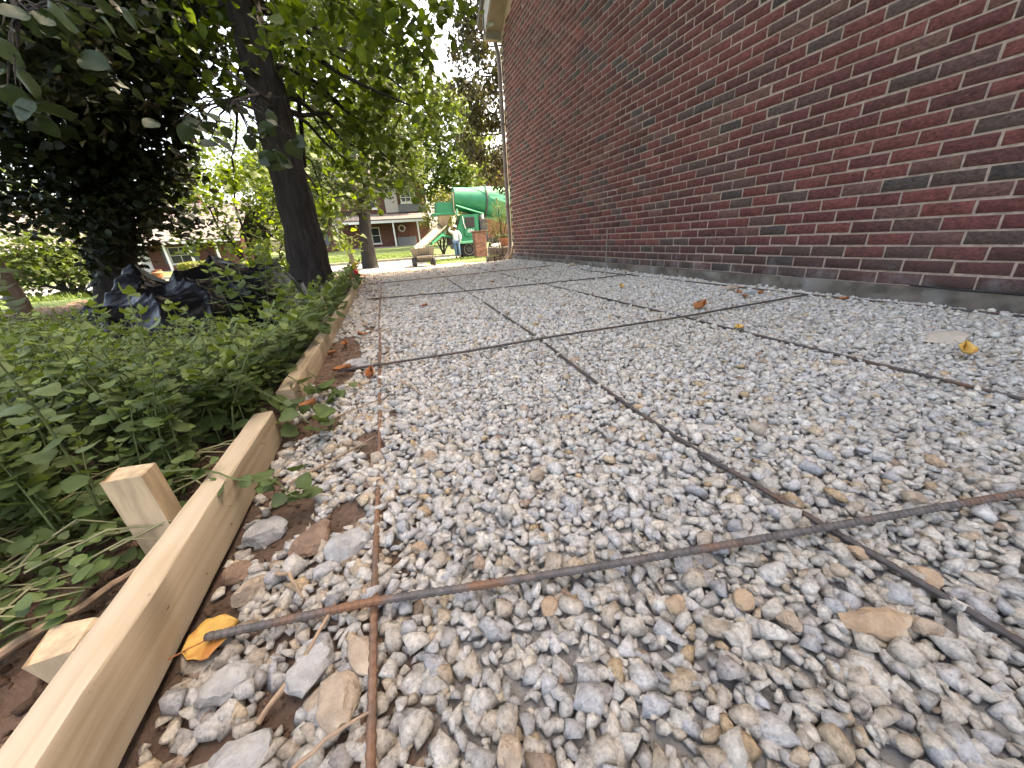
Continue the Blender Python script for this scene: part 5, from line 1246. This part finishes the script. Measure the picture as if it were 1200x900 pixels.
def trough(name, t0, t1, r, mat, parent):
    V = []; n = 10
    for t in (t0, t1):
        c = a_ + (b_ - a_) * t
        for off_ in (0, .025):
            for k in range(n + 1):
                an = math.pi * k / n; V.append(c + sd_ * math.cos(an) * (r + off_) - up2 * (math.sin(an) * (r + off_) * .85 - .05))
    m_ = n + 1; F = []
    for k in range(n): F += [(k, k + 1, 2 * m_ + k + 1, 2 * m_ + k), (m_ + k, 3 * m_ + k, 3 * m_ + k + 1, m_ + k + 1)]
    F += [(0, 2 * m_, 3 * m_, m_), (n, m_ + n, 3 * m_ + n, 2 * m_ + n)] + [(k, m_ + k, m_ + k + 1, k + 1) for k in range(n)] + [(2 * m_ + k, 2 * m_ + k + 1, 3 * m_ + k + 1, 3 * m_ + k) for k in range(n)]
    return MB().add(V, F).build(name, mat, parent)
trough('chute', 0, .5, .27, M['caked'], tr); trough('chute_extension', .47, .80, .25, M['caked'], tr); trough('chute_extension', .78, 1.0, .235, M['caked'], tr)
p0 = a_ - up2 * .45 + dr_ * .1; p1 = a_ + (b_ - a_) * .62 - up2 * .32
MB().tube([tuple(p0), tuple(p1)], .09, 8).tube([(4.5, 25.0, .7), tuple(a_ + (b_ - a_) * .25 - up2 * .36)], .06, 8).build('chute_boom', M['green'], tr)
MB().box((14.2, 24.1, .2), (15.6, 26.3, 1.6), .08).build('engine_housing', M['green'], tr)

# concrete buggy under the chute
bz_ = float(hgt(1.85, 19.4)) + .012
bg_ = thing('concrete_buggy', 'cement caked concrete buggy standing under the mixer chute', 'buggy', (1.85, 19.4, bz_))
tb = []
for z, hx, hy in ((bz_ + .84, .54, .62), (bz_ + .36, .42, .40)):
    for a, b in ((-1, -1), (1, -1), (1, 1), (-1, 1)): tb.append((1.85 + a * hx, 19.45 + b * hy, z))
for z, hx, hy in ((bz_ + .84, .50, .58), (bz_ + .40, .38, .36)):
    for a, b in ((-1, -1), (1, -1), (1, 1), (-1, 1)): tb.append((1.85 + a * hx, 19.45 + b * hy, z))
MB().add(tb, [(k, 4 + k, 4 + (k + 1) % 4, (k + 1) % 4) for k in range(4)] + [(4, 5, 6, 7)] + [(8 + k, 8 + (k + 1) % 4, 12 + (k + 1) % 4, 12 + k) for k in range(4)] + [(12, 13, 14, 15)] + [(k, (k + 1) % 4, 8 + (k + 1) % 4, 8 + k) for k in range(4)]).build('tub', M['caked'], bg_)
MB().lathe([(0, .44), (.03, .30), (.06, .05)], (1.85, 19.45, bz_ + .72), (0, 0, 1), 14).build('wet_concrete', M['concrete'], bg_, smooth=True)
MB().box((1.52, 18.95, bz_ + .20), (2.18, 19.95, bz_ + .35), .03).box((1.50, 18.80, bz_ + .30), (2.20, 18.96, bz_ + .52), .02).build('chassis', M['dark'], bg_)
MB().box((1.48, 18.66, bz_ + .40), (2.22, 18.80, bz_ + .50), .02).build('step_plate', M['caked'], bg_)
MB().tube([(1.62, 18.8, bz_ + .5), (1.62, 18.66, bz_ + .95), (2.08, 18.66, bz_ + .95), (2.08, 18.8, bz_ + .5)], .022, 7).build('handlebar', M['dark'], bg_)
for x in (1.40, 2.30):
    for y in (19.0, 19.85): wheel(bg_, x, y, bz_ + .21, .21, .14, (1, 0, 0) if x < 1.8 else (-1, 0, 0), rim='rim')

# brick pillar with cap on the verge
pz = -.50
pl = thing('brick_pillar', 'square red brick pillar standing on the verge beside the truck wheel', 'pillar', (5.35, 21.6, pz))
MB().box((5.02, 21.32, pz - .2), (5.66, 21.92, pz + 1.36)).build('core', M['mortar'], pl)
g = np.random.default_rng(970)
for r_ in range(18):
    z = pz + r_ * .076
    for k in range(3):
        off_ = .107 if r_ % 2 else 0
        for face in (0, 1):
            a0, a1 = (5.02, 5.66) if face == 0 else (21.32, 21.92)
            s0 = max(a0, a0 + k * .217 - off_); s1 = min(a1, a0 + (k + 1) * .217 - off_ + (.217 if k == 2 else 0)) - .012
            if s1 - s0 < .04: continue
            lo, hi = ((s0, 21.308, z + .006), (s1, 21.325, z + .07)) if face == 0 else ((5.008, s0, z + .006), (5.025, s1, z + .07))
            mb = MB().box(lo, hi); mb.build('brick', M['pillar_brick'], pl, col=np.repeat((g.uniform(.7, 1.3) * np.ones(3))[None], 8, 0))
MB().box((4.96, 21.26, pz + 1.365), (5.72, 21.98, pz + 1.43), .012).build('cap', M['far_brick'], pl)

# parked car just seen past the pillar
cr = thing('parked_car', 'white car parked on the street seen past the evergreen bush', 'car', (8.2, 22.9, -.58))
cp = [(6.55, -.28), (6.5, .05), (6.75, .18), (7.5, .24), (8.05, .68), (9.35, .70), (9.95, .25), (10.4, .18), (10.45, -.28)]
MB().prism(cp, 1, 22.05, 23.75).build('body', M['white'], cr)
MB().prism([(7.62, .27), (8.1, .63), (9.3, .645), (9.8, .27)], 1, 22.03, 22.046).build('window', M['glass'], cr)
MB().add([(7.50, 22.2, .27), (8.0, 22.2, .665), (8.0, 23.6, .665), (7.50, 23.6, .27)], [(0, 1, 2, 3)]).box((7.47, 22.2, .245), (7.51, 23.6, .28)).build('windscreen', M['glass'], cr)
for x in (7.2, 9.7):
    for y in (22.1, 23.65): wheel(cr, x, y, -.30, .30, .2)
for y in (22.25, 23.5): MB().box((6.47, y - .15, -.02), (6.53, y + .15, .08), .02).build('headlight', M['glass'], cr)

# ------------------------------------------------------------------ worker in white shirt, hand at his cap
def skin_mesh(name, verts, edges, radii, root_i, mat, parent, sub=2):
    me = bpy.data.meshes.new(name + '_cage'); me.from_pydata(verts, edges, [])
    o = bpy.data.objects.new(name + '_cage', me); C.objects.link(o)
    o.modifiers.new('skin', 'SKIN')
    for i, r_ in enumerate(radii):
        d = me.skin_vertices[0].data[i]; d.radius = (r_, r_) if not isinstance(r_, tuple) else r_; d.use_root = (i == root_i)
    s_ = o.modifiers.new('sub', 'SUBSURF'); s_.levels = sub; s_.render_levels = sub
    bpy.context.view_layer.update()
    me2 = bpy.data.meshes.new_from_object(o.evaluated_get(bpy.context.evaluated_depsgraph_get()))
    me2.name = name; bpy.data.objects.remove(o)
    me2.materials.clear(); me2.polygons.foreach_set('use_smooth', np.ones(len(me2.polygons), bool))
    return link(name, me2, M[mat], parent)
pzb = float(hgt(4.15, 22.6)) + .11
pe = thing('person', 'standing worker in white shirt, jeans and white cap raising a hand to his head', 'person', (4.18, 22.7, pzb))
pe.rotation_euler = (0, 0, R(-8)); pe.scale = (1.0, 1.0, 1.0)
J = dict(pel=(0, 0, .98), sp=(0, -.01, 1.18), ch=(0, 0, 1.38), nk=(0, -.01, 1.53), hd=(.0, -.03, 1.64), ht=(.0, -.03, 1.76),
         ls=(.19, 0, 1.45), le=(.30, .02, 1.19), lw=(.25, -.13, 1.00), lh=(.23, -.17, .93),
         rs=(-.19, 0, 1.45), re=(-.36, -.03, 1.55), rw=(-.20, -.10, 1.74), rhh=(-.13, -.10, 1.77),
         lhip=(.10, 0, .92), lk=(.12, -.03, .52), la=(.12, .02, .10), lt=(.14, -.13, .04),
         rhip=(-.10, 0, .92), rk=(-.08, -.05, .52), ra=(-.07, .0, .10), rt=(-.09, -.15, .04))
names = list(J); idx = {n: i for i, n in enumerate(names)}
ed_ = [('pel', 'sp'), ('sp', 'ch'), ('ch', 'nk'), ('nk', 'hd'), ('hd', 'ht'), ('ch', 'ls'), ('ls', 'le'), ('le', 'lw'), ('lw', 'lh'), ('ch', 'rs'), ('rs', 're'), ('re', 'rw'), ('rw', 'rhh'),
       ('pel', 'lhip'), ('lhip', 'lk'), ('lk', 'la'), ('la', 'lt'), ('pel', 'rhip'), ('rhip', 'rk'), ('rk', 'ra'), ('ra', 'rt')]
rad_ = dict(pel=.135, sp=.125, ch=.145, nk=.058, hd=(.082, .098), ht=.07, ls=.065, le=.045, lw=.032, lh=.034, rs=.065, re=.045, rw=.032, rhh=.034, lhip=.085, lk=.06, la=.042, lt=.04, rhip=.085, rk=.06, ra=.042, rt=.04)
vs = [J[n] for n in names]; es = [(idx[a], idx[b]) for a, b in ed_]; rs_ = [rad_[n] for n in names]
def fingers(base, d, side, up):
    b = len(vs); B = Vector(J[base]); D = Vector(d).normalized(); S = Vector(side).normalized(); U = Vector(up).normalized()
    for k, (o_, L) in enumerate(((-.026, .072), (-.009, .082), (.009, .078), (.026, .062))):
        i0 = len(vs); q = B + S * o_ + D * .03
        vs.append(tuple(q)); vs.append(tuple(q + D * L * .55)); vs.append(tuple(q + D * L * .85 - U * L * .35)); rs_.extend([.0115, .0100, .0085])
        es.extend([(idx[base], i0), (i0, i0 + 1), (i0 + 1, i0 + 2)])
    i0 = len(vs); q = B - S * .03; vs.append(tuple(q)); vs.append(tuple(q - S * .02 + D * .04)); rs_.extend([.0125, .010]); es.extend([(idx[base], i0), (i0, i0 + 1)])
fingers('lh', (-.05, -.2, -.75), (0, 1, -.2), (1, 0, 0)); fingers('rhh', (.8, .1, .15), (0, 1, 0), (0, 0, 1))
body = skin_mesh('body', vs, es, rs_, 0, 'skin', pe)
def sub_skin(name, keys, edges, radii, mat, move=None):
    pts = [tuple(np.array(J[k]) if not isinstance(k, tuple) else np.array(k)) for k in keys]
    return skin_mesh(name, pts, edges, radii, 0, mat, pe)
mid = lambda a, b, t: tuple(np.array(J[a]) * (1 - t) + np.array(J[b]) * t)
sub_skin('shirt', ['sp', 'ch', (0, -.01, 1.47), 'ls', 'le', mid('le', 'lw', .85), 'rs', 're', mid('re', 'rw', .85), (0, 0, .95)],
         [(0, 1), (1, 2), (1, 3), (3, 4), (4, 5), (1, 6), (6, 7), (7, 8), (0, 9)], [.165, .175, .085, .088, .068, .052, .088, .068, .052, .17], 'shirt')
sub_skin('jeans', ['pel', 'lhip', 'lk', mid('lk', 'la', .92), 'rhip', 'rk', mid('rk', 'ra', .92)], [(0, 1), (1, 2), (2, 3), (0, 4), (4, 5), (5, 6)], [.155, .108, .082, .070, .108, .082, .070], 'denim')
def local(mb, name, mat, parent, smooth=True):
    me = bpy.data.meshes.new(name); me.from_pydata([tuple(p) for p in mb.v], [], mb.f)
    if smooth: me.polygons.foreach_set('use_smooth', np.ones(len(me.polygons), bool))
    return link(name, me, M[mat], parent)
cp_ = MB().lathe([(0, .104), (.02, .112), (.07, .108), (.11, .085), (.135, .03)], (0, -.03, 1.69), (0, .08, 1), 20)
cap_ = local(cp_, 'cap', 'cap', pe)
local(MB().add([(.085 * math.cos(a), -.10 - .10 * max(0, -math.sin(a)), 1.705 - .012 * abs(math.cos(a)) + t) for t in (0, .012) for a in np.linspace(math.pi, 2 * math.pi, 12)] , [tuple(range(12)), tuple(range(23, 11, -1))] + [(k, k + 1, 13 + k, 12 + k) for k in range(11)]), 'brim', 'dark', cap_, False)
local(MB().lathe([(0, .088), (.05, .104), (.08, .100)], (0, -.015, 1.60), (0, .1, 1), 16), 'hair', 'hair', pe)
for sx_ in (-1, 1):
    local(MB().lathe([(0, .012), (.008, .009), (.012, .002)], (sx_ * .032, -.112, 1.655), (0, -1, 0), 10), 'eye', 'hair', pe)
    local(MB().lathe([(0, .026), (.014, .022), (.02, .006)], (sx_ * .083, -.02, 1.645), (sx_, 0, 0), 10), 'ear', 'skin', pe)
    bx_ = J['la'] if sx_ > 0 else J['ra']
    local(MB().box((bx_[0] - .055, bx_[1] - .19, .0), (bx_[0] + .055, bx_[1] + .07, .12), .03), 'boot', 'boot', pe)
local(MB().lathe([(0, .02), (.022, .012), (.03, .004)], (0, -.112, 1.632), (0, -1, -.2), 10), 'nose', 'skin', pe)
local(MB().box((-.026, -.121, 1.592), (.026, -.108, 1.602), .003), 'mouth', 'terracotta', pe)
